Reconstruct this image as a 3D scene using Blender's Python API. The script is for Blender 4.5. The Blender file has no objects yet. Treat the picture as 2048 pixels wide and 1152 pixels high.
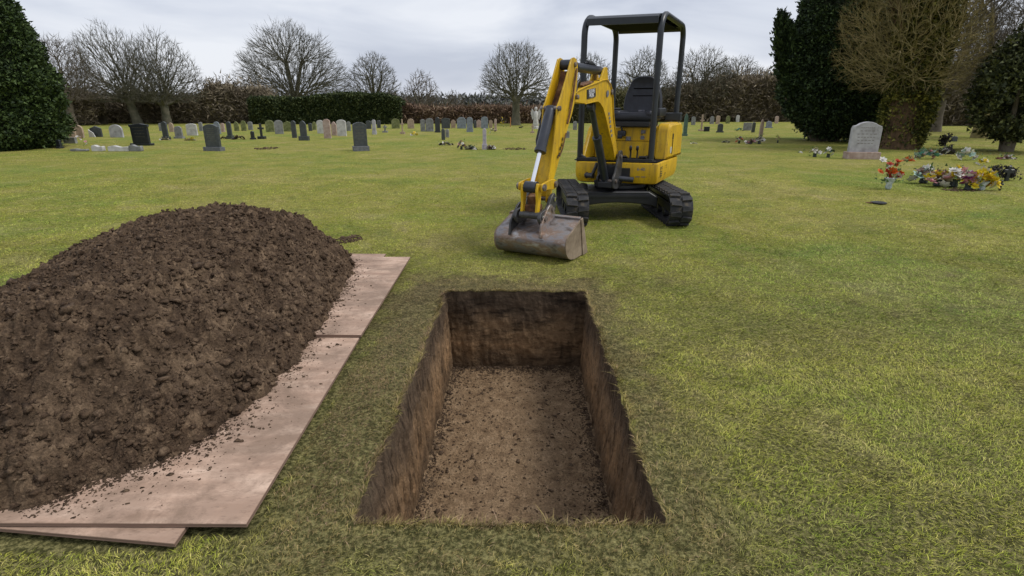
import bpy, bmesh, math, random
import numpy as np
from mathutils import Vector, Matrix

rng = np.random.default_rng(7)
random.seed(7)
S = bpy.context.scene
C = S.collection
R_ = math.radians

# ------------------------------------------------------------------ camera
CAM_H = 1.3
TILT = 18.357
cam_d = bpy.data.cameras.new("camera")
cam_d.sensor_width = 36.0
cam_d.lens = 1100.0 / 2048 * 36
cam_d.clip_start = 0.05
cam_d.clip_end = 6000
cam = bpy.data.objects.new("camera", cam_d)
C.objects.link(cam)
cam.location = (0, 0, CAM_H)
cam.rotation_euler = (R_(90 - TILT), 0, 0)
S.camera = cam

# ------------------------------------------------------------------ sky and sun (overcast)
SUN_EL, SUN_AZ = 56.0, 95.0      # azimuth clockwise from +Y (from the right)
world = bpy.data.worlds.new("World")
S.world = world
world.use_nodes = True
wn = world.node_tree
wn.nodes.clear()


def N(nt, t, **k):
    n = nt.nodes.new(t)
    for a, v in k.items():
        if a.startswith("i_"):
            n.inputs[a[2:].replace("_", " ")].default_value = v
        else:
            setattr(n, a, v)
    return n


def L(nt, a, b):
    nt.links.new(a, b)


def ramp(nt, fac, stops, interp='LINEAR'):
    r = nt.nodes.new('ShaderNodeValToRGB')
    r.color_ramp.interpolation = interp
    els = r.color_ramp.elements
    while len(els) < len(stops):
        els.new(0.5)
    for e, (p, c) in zip(els, stops):
        e.position = p
        e.color = (*c, 1) if len(c) == 3 else c
    if fac is not None:
        L(nt, fac, r.inputs[0])
    return r.outputs[0]


def mixc(nt, fac, a, b, mode='MIX'):
    m = nt.nodes.new('ShaderNodeMix')
    m.data_type = 'RGBA'
    m.blend_type = mode
    for i, v in ((0, fac), (6, a), (7, b)):
        if isinstance(v, (int, float)):
            m.inputs[i].default_value = v
        elif isinstance(v, tuple):
            m.inputs[i].default_value = (*v, 1)
        else:
            L(nt, v, m.inputs[i])
    return m.outputs[2]


def math_(nt, op, a, b=None, clamp=False):
    m = nt.nodes.new('ShaderNodeMath')
    m.operation = op
    m.use_clamp = clamp
    for i, v in ((0, a), (1, b)):
        if v is None:
            continue
        if isinstance(v, (int, float)):
            m.inputs[i].default_value = v
        else:
            L(nt, v, m.inputs[i])
    return m.outputs[0]


def noise(nt, vec, scale, detail=4, rough=0.55, dist=0.0, out=0):
    n = nt.nodes.new('ShaderNodeTexNoise')
    n.inputs['Scale'].default_value = scale
    n.inputs['Detail'].default_value = detail
    n.inputs['Roughness'].default_value = rough
    n.inputs['Distortion'].default_value = dist
    if vec is not None:
        L(nt, vec, n.inputs['Vector'])
    return n.outputs[out]


def mapping(nt, vec, scale=(1, 1, 1), rot=(0, 0, 0), loc=(0, 0, 0)):
    m = nt.nodes.new('ShaderNodeMapping')
    m.inputs['Scale'].default_value = scale
    m.inputs['Rotation'].default_value = rot
    m.inputs['Location'].default_value = loc
    L(nt, vec, m.inputs['Vector'])
    return m.outputs[0]


sky = wn.nodes.new('ShaderNodeTexSky')
sky.sky_type = 'NISHITA'
sky.sun_disc = False
sky.sun_elevation = R_(SUN_EL)
sky.sun_rotation = R_(SUN_AZ)
sky.air_density = 1.0
sky.dust_density = 2.0
tc = wn.nodes.new('ShaderNodeTexCoord')
cl1 = noise(wn, mapping(wn, tc.outputs['Generated'], (1.6, 1.6, 6.0), loc=(0.3, 0.1, 0)), 1.6, 5, 0.5, 0.4)
cl = ramp(wn, cl1, [(0.36, (4.6, 4.95, 5.85)), (0.48, (5.9, 6.2, 6.95)), (0.60, (7.2, 7.4, 7.9))])
skc = mixc(wn, 0.9, sky.outputs[0], cl)
bg = wn.nodes.new('ShaderNodeBackground')
bg.inputs[1].default_value = 0.083
L(wn, skc, bg.inputs[0])
wo = wn.nodes.new('ShaderNodeOutputWorld')
L(wn, bg.outputs[0], wo.inputs[0])

sd = bpy.data.lights.new("sun", 'SUN')
sd.energy = 1.5
sd.angle = R_(18)
sd.color = (1.0, 0.965, 0.92)
sun = bpy.data.objects.new("sun", sd)
C.objects.link(sun)
el, az = R_(SUN_EL), R_(SUN_AZ)
to_sun = Vector((math.sin(az) * math.cos(el), math.cos(az) * math.cos(el), math.sin(el)))
sun.rotation_euler = to_sun.to_track_quat('Z', 'Y').to_euler()

S.view_settings.view_transform = 'Standard'
S.view_settings.look = 'None'
S.view_settings.exposure = 0.58
S.view_settings.gamma = 1.0
S.view_settings.use_curve_mapping = False

# ------------------------------------------------------------------ survey helpers (photo measurements -> ground metres)
_f, _cx, _cy = 1100.0, 1024.0, 576.0
_c, _s = math.cos(R_(TILT)), math.sin(R_(TILT))


def ray(x, y):
    u, v = (x - _cx) / _f, (y - _cy) / _f
    return np.array([u, _c - v * _s, -_s - v * _c])


def G(x, y, h=0.0):
    d = ray(x, y)
    t = (CAM_H - h) / -d[2]
    return d * t + np.array([0, 0, CAM_H])


def Hat(y, Y):
    """height of something seen at image row y at distance Y"""
    v = (y - _cy) / _f
    return CAM_H + Y * (-_s - v * _c) / (_c - v * _s)


def ppm(Y, h=0.3):
    return _f / (Y * _c + (CAM_H - h) * _s)


# ------------------------------------------------------------------ numpy gradient noise
_perm = rng.permutation(256)
_perm = np.concatenate([_perm, _perm, _perm])
_grad = rng.normal(size=(256, 3))
_grad /= np.linalg.norm(_grad, axis=1)[:, None]


def pnoise(p):
    p = np.asarray(p, float)
    i = np.floor(p).astype(int)
    f = p - i
    i &= 255
    u = f * f * f * (f * (f * 6 - 15) + 10)
    out = 0
    for dx in (0, 1):
        for dy in (0, 1):
            for dz in (0, 1):
                g = _grad[_perm[_perm[_perm[i[:, 0] + dx] + i[:, 1] + dy] + i[:, 2] + dz]]
                d = f - np.array([dx, dy, dz])
                w = (u[:, 0] if dx else 1 - u[:, 0]) * (u[:, 1] if dy else 1 - u[:, 1]) * (u[:, 2] if dz else 1 - u[:, 2])
                out = out + w * np.einsum('ij,ij->i', g, d)
    return out


def fbm(p, octv=4, rough=0.5):
    p = np.asarray(p, float)
    o, a = 0, 1.0
    for k in range(octv):
        o = o + a * pnoise(p * 2 ** k + 17.3 * k)
        a *= rough
    return o


# ------------------------------------------------------------------ object helpers
def mesh_np(name, V, F, mat=None, smooth=False, attr=None):
    """fast mesh from arrays; F is (n,3) or (n,4)"""
    me = bpy.data.meshes.new(name)
    V = np.ascontiguousarray(V, dtype=np.float32)
    F = np.ascontiguousarray(F, dtype=np.int32)
    n, k = F.shape
    me.vertices.add(len(V))
    me.vertices.foreach_set('co', V.ravel())
    me.loops.add(n * k)
    me.loops.foreach_set('vertex_index', F.ravel())
    me.polygons.add(n)
    me.polygons.foreach_set('loop_start', np.arange(0, n * k, k, dtype=np.int32))
    me.polygons.foreach_set('loop_total', np.full(n, k, dtype=np.int32))
    if smooth:
        me.polygons.foreach_set('use_smooth', np.ones(n, dtype=bool))
    me.update(calc_edges=True)
    if attr is not None:
        for an, av in attr.items():
            a = me.attributes.new(an, 'FLOAT', 'POINT')
            a.data.foreach_set('value', np.ascontiguousarray(av, dtype=np.float32))
    if mat:
        me.materials.append(mat)
    return me


def add(name, me, parent=None, loc=None, label=None, cat=None, group=None, kind=None):
    o = bpy.data.objects.new(name, me)
    C.objects.link(o)
    if parent is not None:
        o.parent = parent
    if loc is not None:
        o.location = loc
    if label:
        o['label'] = label
    if cat:
        o['category'] = cat
    if group:
        o['group'] = group
    if kind:
        o['kind'] = kind
    return o


def thing(name, label, cat, loc=(0, 0, 0), rz=0.0, group=None):
    o = add(name, None, None, loc, label, cat, group)
    o.rotation_euler = (0, 0, rz)
    o.empty_display_size = 0.2
    return o


class MB:
    """collects shapes and builds them as ONE mesh; T maps builder coordinates to object coordinates"""

    def __init__(self, T=None):
        self.V, self.F, self.T = [], [], T or (lambda p: p)

    def add(self, vs, fs):
        b = len(self.V)
        self.V += [tuple(v) for v in vs]
        self.F += [tuple(b + i for i in f) for f in fs]
        return self

    def box(self, c, s, M=None, ch=0.0):
        x, y, z = s[0] / 2, s[1] / 2, s[2] / 2
        if ch <= 0:
            vs = [Vector((sx * x, sy * y, sz * z)) for sx in (-1, 1) for sy in (-1, 1) for sz in (-1, 1)]
            fs = [(0, 1, 3, 2), (4, 6, 7, 5), (0, 4, 5, 1), (2, 3, 7, 6), (0, 2, 6, 4), (1, 5, 7, 3)]
        else:
            bm = bmesh.new()
            bmesh.ops.create_cube(bm, size=1)
            for v in bm.verts:
                v.co = Vector((v.co.x * s[0], v.co.y * s[1], v.co.z * s[2]))
            bmesh.ops.bevel(bm, geom=bm.edges[:], offset=ch, segments=2, affect='EDGES', profile=0.6)
            vs = [v.co.copy() for v in bm.verts]
            fs = [[v.index for v in f.verts] for f in bm.faces]
            bm.free()
        if M is not None:
            vs = [M @ v for v in vs]
        return self.add([v + Vector(c) for v in vs], fs)

    def prism(self, pts, d0, d1, axes=(0, 2, 1), ch=0.0):
        """pts: 2D outline in axes[0], axes[1]; extruded along axes[2] from d0 to d1; ch: bevel of rim edges"""
        n = len(pts)
        A = np.array(pts, float)
        area = 0.5 * np.sum(A[:, 0] * np.roll(A[:, 1], -1) - A[:, 1] * np.roll(A[:, 0], -1))
        if area < 0:
            A = A[::-1]
        layers = []
        if ch > 0:
            e = np.roll(A, -1, 0) - A
            nrm = np.stack([e[:, 1], -e[:, 0]], 1)
            nrm /= np.linalg.norm(nrm, axis=1)[:, None] + 1e-9
            vn = nrm + np.roll(nrm, 1, 0)
            ln = np.linalg.norm(vn, axis=1)[:, None] + 1e-9
            vn = vn / ln / np.maximum(ln / 2, 0.5)
            inner = A - vn * ch
            sg = 1 if d1 > d0 else -1
            layers = [(inner, d0), (A, d0 + sg * ch), (A, d1 - sg * ch), (inner, d1)]
        else:
            layers = [(A, d0), (A, d1)]
        vs, fs = [], []
        for P, d in layers:
            for p in P:
                v = [0, 0, 0]
                v[axes[0]], v[axes[1]], v[axes[2]] = p[0], p[1], d
                vs.append(v)
        for l in range(len(layers) - 1):
            for i in range(n):
                j = (i + 1) % n
                fs.append((l * n + i, l * n + j, (l + 1) * n + j, (l + 1) * n + i))
        fs.append(tuple(reversed(range(n))))
        fs.append(tuple((len(layers) - 1) * n + i for i in range(n)))
        return self.add(vs, fs)

    def tube(self, pts, rad, n=10, cap=True, flat=None):
        P = [Vector(p) for p in pts]
        rad = [rad] * len(P) if isinstance(rad, (int, float)) else rad
        vs, fs = [], []
        up = Vector((0, 0, 1))
        prev = None
        for i, p in enumerate(P):
            if i == 0:
                t = (P[1] - p)
            elif i == len(P) - 1:
                t = (p - P[i - 1])
            else:
                t = (P[i + 1] - p).normalized() + (p - P[i - 1]).normalized()
            t.normalize()
            if prev is None:
                a = t.cross(up)
                if a.length < 0.05:
                    a = t.cross(Vector((1, 0, 0)))
            else:
                a = prev - t * prev.dot(t)
            a.normalize()
            prev = a
            b = t.cross(a)
            for k in range(n):
                th = 2 * math.pi * (k + 0.5) / n
                vs.append(p + (a * math.cos(th) + b * math.sin(th)) * rad[i])
        for i in range(len(P) - 1):
            for k in range(n):
                q = (k + 1) % n
                fs.append((i * n + k, i * n + q, (i + 1) * n + q, (i + 1) * n + k))
        if cap:
            fs.append(tuple(reversed(range(n))))
            fs.append(tuple((len(P) - 1) * n + k for k in range(n)))
        return self.add(vs, fs)

    def lathe(self, prof, c=(0, 0, 0), n=16, axis=2):
        vs, fs = [], []
        for r, z in prof:
            for k in range(n):
                th = 2 * math.pi * k / n
                v = [r * math.cos(th), r * math.sin(th), z]
                if axis == 0:
                    v = [v[2], v[0], v[1]]
                if axis == 1:
                    v = [v[1], v[2], v[0]]
                vs.append((v[0] + c[0], v[1] + c[1], v[2] + c[2]))
        m = len(prof)
        for i in range(m - 1):
            for k in range(n):
                q = (k + 1) % n
                fs.append((i * n + k, i * n + q, (i + 1) * n + q, (i + 1) * n + k))
        fs.append(tuple(reversed(range(n))))
        fs.append(tuple((m - 1) * n + k for k in range(n)))
        return self.add(vs, fs)

    def build(self, name, mat, parent=None, smooth=0, bevel=0.0, **k):
        vs = [tuple(self.T(Vector(v))) for v in self.V]
        me = bpy.data.meshes.new(name)
        me.from_pydata(vs, [], self.F)
        bm = bmesh.new()
        bm.from_mesh(me)
        bmesh.ops.recalc_face_normals(bm, faces=bm.faces[:])
        if bevel > 0:
            ed = [e for e in bm.edges if len(e.link_faces) == 2 and e.calc_face_angle(0) > 0.6]
            try:
                bmesh.ops.bevel(bm, geom=ed, offset=bevel, segments=2, affect='EDGES', profile=0.6, clamp_overlap=True)
            except Exception:
                pass
        if smooth:
            for f in bm.faces:
                f.smooth = True
            for e in bm.edges:
                if len(e.link_faces) == 2 and e.calc_face_angle(0) > R_(smooth):
                    e.smooth = False
        bm.to_mesh(me)
        bm.free()
        if mat:
            me.materials.append(mat)
        return add(name, me, parent, **k)


# ------------------------------------------------------------------ materials
def new_mat(name):
    m = bpy.data.materials.new(name)
    m.use_nodes = True
    nt = m.node_tree
    nt.nodes.clear()
    out = nt.nodes.new('ShaderNodeOutputMaterial')
    b = nt.nodes.new('ShaderNodeBsdfPrincipled')
    L(nt, b.outputs[0], out.inputs[0])
    return m, nt, b


def simple(name, stops, scale=8, rough=0.7, metal=0.0, bump=0.0, bscale=None, detail=6, spec=0.4, sc=(1, 1, 1), bdist=0.01, coat=0.0, world_co=False, rr=None):
    m, nt, b = new_mat(name)
    if world_co:
        co = nt.nodes.new('ShaderNodeNewGeometry').outputs['Position']
    else:
        co = nt.nodes.new('ShaderNodeTexCoord').outputs['Object']
    v = mapping(nt, co, sc)
    n1 = noise(nt, v, scale, detail, 0.6)
    L(nt, ramp(nt, n1, stops), b.inputs['Base Color'])
    if rr:
        L(nt, ramp(nt, noise(nt, v, scale * 1.7, 4, 0.6), [(0.35, (rr[0],) * 3), (0.65, (rr[1],) * 3)]), b.inputs['Roughness'])
    else:
        b.inputs['Roughness'].default_value = rough
    b.inputs['Metallic'].default_value = metal
    b.inputs['Specular IOR Level'].default_value = spec
    b.inputs['Coat Weight'].default_value = coat
    if bump > 0:
        bp = nt.nodes.new('ShaderNodeBump')
        bp.inputs['Strength'].default_value = bump
        bp.inputs['Distance'].default_value = bdist
        L(nt, noise(nt, v, bscale or scale * 4, 6, 0.65), bp.inputs['Height'])
        L(nt, bp.outputs[0], b.inputs['Normal'])
    return m


# the pit rectangle in world metres, used by lawn wear
PIT = dict(y0=1.470, y1=3.850, xl0=-0.526, xr0=0.505, sh=0.0163)   # x edges shift by sh per metre of y


def lawn_color(nt):
    pos = nt.nodes.new('ShaderNodeNewGeometry').outputs['Position']
    sep = nt.nodes.new('ShaderNodeSeparateXYZ')
    L(nt, pos, sep.inputs[0])
    big = noise(nt, pos, 0.35, 3, 0.6, 0.3)
    mid = noise(nt, mapping(nt, pos, (1, 1, 1), loc=(5, 3, 0)), 1.5, 5, 0.62, 0.5)
    fine = noise(nt, mapping(nt, pos, (1, 1, 1), loc=(15, 3, 0)), 22, 3, 0.6)
    c = ramp(nt, big, [(0.36, (0.120, 0.215, 0.030)), (0.5, (0.222, 0.236, 0.034)), (0.63, (0.310, 0.275, 0.095))])
    c2 = ramp(nt, mid, [(0.34, (0.130, 0.180, 0.028)), (0.46, (0.215, 0.238, 0.034)), (0.56, (0.285, 0.275, 0.056)), (0.68, (0.34, 0.295, 0.13))])
    c = mixc(nt, 0.55, c, c2)
    c = mixc(nt, ramp(nt, fine, [(0.42, (0, 0, 0)), (0.70, (0.6, 0.6, 0.6))]), c, (0.30, 0.25, 0.12))
    # trampled soil and thatch round the grave and beside the boards
    yy = math_(nt, 'SUBTRACT', sep.outputs[1], 2.7)
    dy = math_(nt, 'SUBTRACT', math_(nt, 'ABSOLUTE', yy), 1.2)
    xx = math_(nt, 'ADD', sep.outputs[0], 0.05)
    dx = math_(nt, 'SUBTRACT', math_(nt, 'ABSOLUTE', xx), 0.52)
    d = math_(nt, 'MAXIMUM', dx, dy)
    wn_ = noise(nt, pos, 3.2, 5, 0.7, 0.6)
    w = math_(nt, 'SUBTRACT', math_(nt, 'ADD', math_(nt, 'MULTIPLY', wn_, 1.1), 0.10), math_(nt, 'ABSOLUTE', d))
    near = ramp(nt, w, [(0.24, (0, 0, 0)), (0.50, (0.9, 0.9, 0.9))])
    c = mixc(nt, near, c, mixc(nt, ramp(nt, noise(nt, pos, 12, 4, 0.6), [(0.4, (0, 0, 0)), (0.62, (1, 1, 1))]), (0.085, 0.058, 0.036), (0.20, 0.15, 0.075)))
    sidew = ramp(nt, math_(nt, 'ADD', math_(nt, 'MULTIPLY', noise(nt, mapping(nt, pos, (1, 1, 1), loc=(3, 9, 1)), 4.5, 5, 0.72, 0.5), 1.5), math_(nt, 'MULTIPLY', math_(nt, 'ABSOLUTE', math_(nt, 'ADD', sep.outputs[0], 0.68)), -1.6)), [(0.46, (0, 0, 0)), (0.60, (0.8, 0.8, 0.8))])
    ymask = ramp(nt, math_(nt, 'MULTIPLY', math_(nt, 'ABSOLUTE', math_(nt, 'SUBTRACT', sep.outputs[1], 2.9)), 0.4), [(0.45, (1, 1, 1)), (0.7, (0, 0, 0))])
    c = mixc(nt, mixc(nt, 1.0, sidew, ymask, 'MULTIPLY'), c, (0.13, 0.088, 0.055))
    # sparse bare spots
    bare = ramp(nt, noise(nt, mapping(nt, pos, (1, 1, 1), loc=(31, 7, 2)), 1.3, 7, 0.78, 0.5), [(0.565, (0, 0, 0)), (0.66, (0.75, 0.75, 0.75))])
    nearcam = ramp(nt, math_(nt, 'MULTIPLY', sep.outputs[1], 0.1), [(0.35, (1, 1, 1)), (0.8, (0, 0, 0))])
    c = mixc(nt, mixc(nt, 1.0, bare, nearcam, 'MULTIPLY'), c, (0.13, 0.10, 0.062))
    return c, pos


def make_lawn():
    m, nt, b = new_mat('lawn')
    c, pos = lawn_color(nt)
    fine = noise(nt, mapping(nt, pos, (1, 1, 1)), 60, 4, 0.7)
    streak = noise(nt, mapping(nt, pos, (1.0, 2.2, 1)), 9, 6, 0.7, 0.4)
    sp_ = nt.nodes.new('ShaderNodeSeparateXYZ')
    L(nt, pos, sp_.inputs[0])
    thatch = ramp(nt, math_(nt, 'MULTIPLY', sp_.outputs[1], 0.04), [(0.06, (1, 1, 1)), (0.26, (0, 0, 0))])
    c = mixc(nt, thatch, c, mixc(nt, ramp(nt, fine, [(0.45, (0, 0, 0)), (0.6, (1, 1, 1))]), (0.095, 0.092, 0.034), (0.22, 0.20, 0.085)))
    c = mixc(nt, 1.0, c, ramp(nt, fine, [(0.35, (0.62, 0.62, 0.62)), (0.65, (1.25, 1.25, 1.25))]), 'MULTIPLY')
    c = mixc(nt, 1.0, c, ramp(nt, streak, [(0.33, (0.72, 0.74, 0.7)), (0.6, (1.15, 1.13, 1.1))]), 'MULTIPLY')
    L(nt, c, b.inputs['Base Color'])
    b.inputs['Roughness'].default_value = 0.95
    b.inputs['Specular IOR Level'].default_value = 0.1
    bp = nt.nodes.new('ShaderNodeBump')
    bp.inputs['Strength'].default_value = 0.8
    bp.inputs['Distance'].default_value = 0.03
    L(nt, math_(nt, 'ADD', fine, math_(nt, 'MULTIPLY', streak, 1.4)), bp.inputs['Height'])
    L(nt, bp.outputs[0], b.inputs['Normal'])
    return m


def make_blade():
    m, nt, b = new_mat('grass_blade')
    c, pos = lawn_color(nt)
    a = nt.nodes.new('ShaderNodeAttribute')
    a.attribute_name = 'tint'
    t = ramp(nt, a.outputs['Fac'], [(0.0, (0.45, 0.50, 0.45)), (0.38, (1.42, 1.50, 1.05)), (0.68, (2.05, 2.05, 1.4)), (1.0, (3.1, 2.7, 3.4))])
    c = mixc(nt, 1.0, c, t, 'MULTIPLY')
    L(nt, c, b.inputs['Base Color'])
    b.inputs['Roughness'].default_value = 0.55
    b.inputs['Specular IOR Level'].default_value = 0.25
    b.inputs['Transmission Weight'].default_value = 0.0
    return m


M = {}
M['lawn'] = make_lawn()
M['blade'] = make_blade()


def make_soil(name, dark, mid, light, scale=9, bump=0.9, bdist=0.03):
    m, nt, b = new_mat(name)
    pos = nt.nodes.new('ShaderNodeNewGeometry').outputs['Position']
    n1 = noise(nt, pos, scale, 8, 0.7, 0.3)
    n2 = noise(nt, pos, scale * 0.14, 3, 0.6, 0.5)
    n3 = noise(nt, pos, scale * 8, 4, 0.7)
    c = ramp(nt, n1, [(0.30, dark), (0.52, mid), (0.74, light)])
    c = mixc(nt, ramp(nt, n2, [(0.45, (0, 0, 0)), (0.68, (0.28, 0.28, 0.28))]), c, light)
    c = mixc(nt, 1.0, c, ramp(nt, n3, [(0.35, (0.6, 0.6, 0.6)), (0.65, (1.35, 1.35, 1.35))]), 'MULTIPLY')
    L(nt, c, b.inputs['Base Color'])
    b.inputs['Roughness'].default_value = 0.9
    b.inputs['Specular IOR Level'].default_value = 0.18
    bp = nt.nodes.new('ShaderNodeBump')
    bp.inputs['Strength'].default_value = bump
    bp.inputs['Distance'].default_value = bdist
    L(nt, math_(nt, 'ADD', n1, math_(nt, 'MULTIPLY', n3, 0.4)), bp.inputs['Height'])
    L(nt, bp.outputs[0], b.inputs['Normal'])
    return m


M['soil'] = make_soil('heap_soil', (0.026, 0.0162, 0.0100), (0.096, 0.063, 0.039), (0.28, 0.195, 0.122), 13)
M['clod'] = make_soil('clod_soil', (0.025, 0.0155, 0.0098), (0.078, 0.050, 0.031), (0.22, 0.155, 0.098), 22, 0.8, 0.012)
M['pit_floor'] = make_soil('pit_floor_soil', (0.105, 0.064, 0.036), (0.225, 0.150, 0.085), (0.33, 0.235, 0.145), 13, 1.0, 0.02)


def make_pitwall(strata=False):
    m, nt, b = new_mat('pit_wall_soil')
    ks = 0.43 if strata else 0.64  # banded far wall: its shade is put into the colour as a darker tone
    pos = nt.nodes.new('ShaderNodeNewGeometry').outputs['Position']
    sep = nt.nodes.new('ShaderNodeSeparateXYZ')
    L(nt, pos, sep.inputs[0])
    vert = noise(nt, mapping(nt, pos, (2.5, 2.5, 9) if strata else (17, 17, 2.4)), 1.5, 7, 0.75, 0.3)
    blot = noise(nt, pos, 5, 6, 0.65, 0.4)
    z = math_(nt, 'ADD', math_(nt, 'MULTIPLY', sep.outputs[2], -1.0), math_(nt, 'MULTIPLY', math_(nt, 'SUBTRACT', blot, 0.5), 0.35))
    layer = ramp(nt, z, [(0.0, (0.16, 0.12, 0.08)), (0.06, (0.145, 0.105, 0.07)), (0.16, (0.19, 0.135, 0.088)), (0.28, (0.40, 0.27, 0.155)), (0.42, (0.46, 0.30, 0.165)), (0.56, (0.24, 0.165, 0.10))])
    c = mixc(nt, ramp(nt, noise(nt, pos, 3.0, 5, 0.6), [(0.46, (0, 0, 0)), (0.66, (0.6, 0.6, 0.6))]), layer, (0.13, 0.09, 0.058))
    c = mixc(nt, ramp(nt, noise(nt, pos, 26, 6, 0.7), [(0.56, (0, 0, 0)), (0.68, (0.6, 0.6, 0.6))]), c, (0.07, 0.048, 0.032))
    c = mixc(nt, 1.0, c, ramp(nt, vert, [(0.33, (0.62, 0.62, 0.62)), (0.6, (1.2, 1.2, 1.2))]), 'MULTIPLY')
    gr = noise(nt, mapping(nt, pos, (3, 3, 12) if strata else (34, 34, 5)), 1.3, 5, 0.7, 0.1)
    c = mixc(nt, 1.0, c, ramp(nt, gr, [(0.38, (0.42, 0.40, 0.38)), (0.47, (1, 1, 1)), (0.62, (1.1, 1.08, 1.05))]), 'MULTIPLY')
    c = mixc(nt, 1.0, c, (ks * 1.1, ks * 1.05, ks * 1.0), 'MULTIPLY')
    L(nt, c, b.inputs['Base Color'])
    b.inputs['Roughness'].default_value = 0.85
    b.inputs['Specular IOR Level'].default_value = 0.2
    bp = nt.nodes.new('ShaderNodeBump')
    bp.inputs['Strength'].default_value = 0.8
    bp.inputs['Distance'].default_value = 0.02
    L(nt, math_(nt, 'ADD', vert, noise(nt, pos, 40, 5, 0.7)), bp.inputs['Height'])
    L(nt, bp.outputs[0], b.inputs['Normal'])
    return m


M['pit_wall'] = make_pitwall()
M['pit_wall_banded_shaded'] = make_pitwall(True)


def make_board():
    m, nt, b = new_mat('plywood')
    co = nt.nodes.new('ShaderNodeTexCoord').outputs['Object']
    n1 = noise(nt, mapping(nt, co, (1, 5, 1)), 2.2, 6, 0.6, 0.6)
    n2 = noise(nt, co, 5.5, 6, 0.7, 0.5)
    n3 = noise(nt, mapping(nt, co, (1, 2, 1)), 38, 5, 0.7)
    c = ramp(nt, n1, [(0.35, (0.34, 0.225, 0.160)), (0.5, (0.47, 0.325, 0.240)), (0.65, (0.60, 0.44, 0.335))])
    c = mixc(nt, ramp(nt, n2, [(0.42, (0, 0, 0)), (0.58, (0.75, 0.75, 0.75))]), c, (0.33, 0.228, 0.168))
    c = mixc(nt, ramp(nt, n3, [(0.54, (0, 0, 0)), (0.66, (0.5, 0.5, 0.5))]), c, (0.20, 0.135, 0.098))
    n4 = noise(nt, mapping(nt, co, (1, 1, 1), loc=(4, 2, 0)), 1.7, 7, 0.75, 0.8)
    c = mixc(nt, ramp(nt, n4, [(0.48, (0, 0, 0)), (0.60, (0.5, 0.5, 0.5))]), c, (0.13, 0.088, 0.058))
    L(nt, c, b.inputs['Base Color'])
    b.inputs['Roughness'].default_value = 0.72
    b.inputs['Specular IOR Level'].default_value = 0.3
    bp = nt.nodes.new('ShaderNodeBump')
    bp.inputs['Strength'].default_value = 0.35
    bp.inputs['Distance'].default_value = 0.004
    L(nt, n3, bp.inputs['Height'])
    L(nt, bp.outputs[0], b.inputs['Normal'])
    return m


M['board'] = make_board()
M['board_edge'] = simple('plywood_edge', [(0.35, (0.14, 0.09, 0.065)), (0.65, (0.26, 0.17, 0.125))], 3, 0.8, sc=(0.3, 0.3, 60))


def make_yellow():
    m, nt, b = new_mat('yellow_paint')
    co = nt.nodes.new('ShaderNodeTexCoord').outputs['Object']
    n1 = noise(nt, co, 3.0, 5, 0.6, 0.4)
    n2 = noise(nt, co, 26, 6, 0.75, 0.6)
    n3 = noise(nt, mapping(nt, co, (8, 8, 1.4)), 2.5, 5, 0.65, 0.4)
    c = ramp(nt, n1, [(0.35, (0.56, 0.335, 0.005)), (0.65, (0.68, 0.43, 0.010))])
    c = mixc(nt, ramp(nt, n3, [(0.46, (0, 0, 0)), (0.68, (0.6, 0.6, 0.6))]), c, (0.27, 0.165, 0.03))
    c = mixc(nt, ramp(nt, n2, [(0.61, (0, 0, 0)), (0.66, (0.85, 0.85, 0.85))]), c, (0.07, 0.045, 0.03))
    L(nt, c, b.inputs['Base Color'])
    L(nt, ramp(nt, n2, [(0.3, (0.30,) * 3), (0.7, (0.6,) * 3)]), b.inputs['Roughness'])
    b.inputs['Specular IOR Level'].default_value = 0.4
    bp = nt.nodes.new('ShaderNodeBump')
    bp.inputs['Strength'].default_value = 0.15
    bp.inputs['Distance'].default_value = 0.003
    L(nt, n2, bp.inputs['Height'])
    L(nt, bp.outputs[0], b.inputs['Normal'])
    return m


M['yellow'] = make_yellow()
M['black_steel'] = simple('black_steel', [(0.35, (0.007, 0.0075, 0.010)), (0.6, (0.014, 0.015, 0.018)), (0.75, (0.05, 0.043, 0.035))], 9, 0.45, 0.0, 0.1, spec=0.5)
M['canopy'] = simple('canopy_paint', [(0.35, (0.010, 0.013, 0.018)), (0.65, (0.021, 0.026, 0.031))], 5, 0.38, 0.0, spec=0.5)
M['canopy_under'] = simple('canopy_underside', [(0.35, (0.005, 0.005, 0.006)), (0.65, (0.011, 0.010, 0.010))], 6, 0.95, spec=0.1)
M['rubber'] = simple('track_rubber', [(0.35, (0.013, 0.014, 0.016)), (0.56, (0.030, 0.030, 0.032)), (0.68, (0.10, 0.082, 0.058))], 11, 0.75, 0.0, 0.4, 60, bdist=0.004)
M['vinyl'] = simple('seat_vinyl', [(0.35, (0.009, 0.010, 0.017)), (0.65, (0.018, 0.021, 0.031))], 14, 0.5, bump=0.15, spec=0.5, bdist=0.002)
M['chrome'] = simple('chrome_rod', [(0.4, (0.78, 0.79, 0.82)), (0.6, (0.88, 0.89, 0.92))], 4, 0.16, 1.0)
M['cyl'] = simple('cylinder_paint', [(0.35, (0.020, 0.023, 0.032)), (0.65, (0.040, 0.045, 0.058))], 9, 0.36, 0.2, spec=0.6)
M['rust'] = simple('rusty_channel', [(0.35, (0.06, 0.028, 0.015)), (0.55, (0.16, 0.075, 0.035)), (0.7, (0.28, 0.17, 0.09))], 14, 0.85, bump=0.3, bdist=0.005)
M['pin'] = simple('steel_pin', [(0.35, (0.10, 0.075, 0.06)), (0.65, (0.30, 0.26, 0.23))], 30, 0.45, 0.6)
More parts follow.
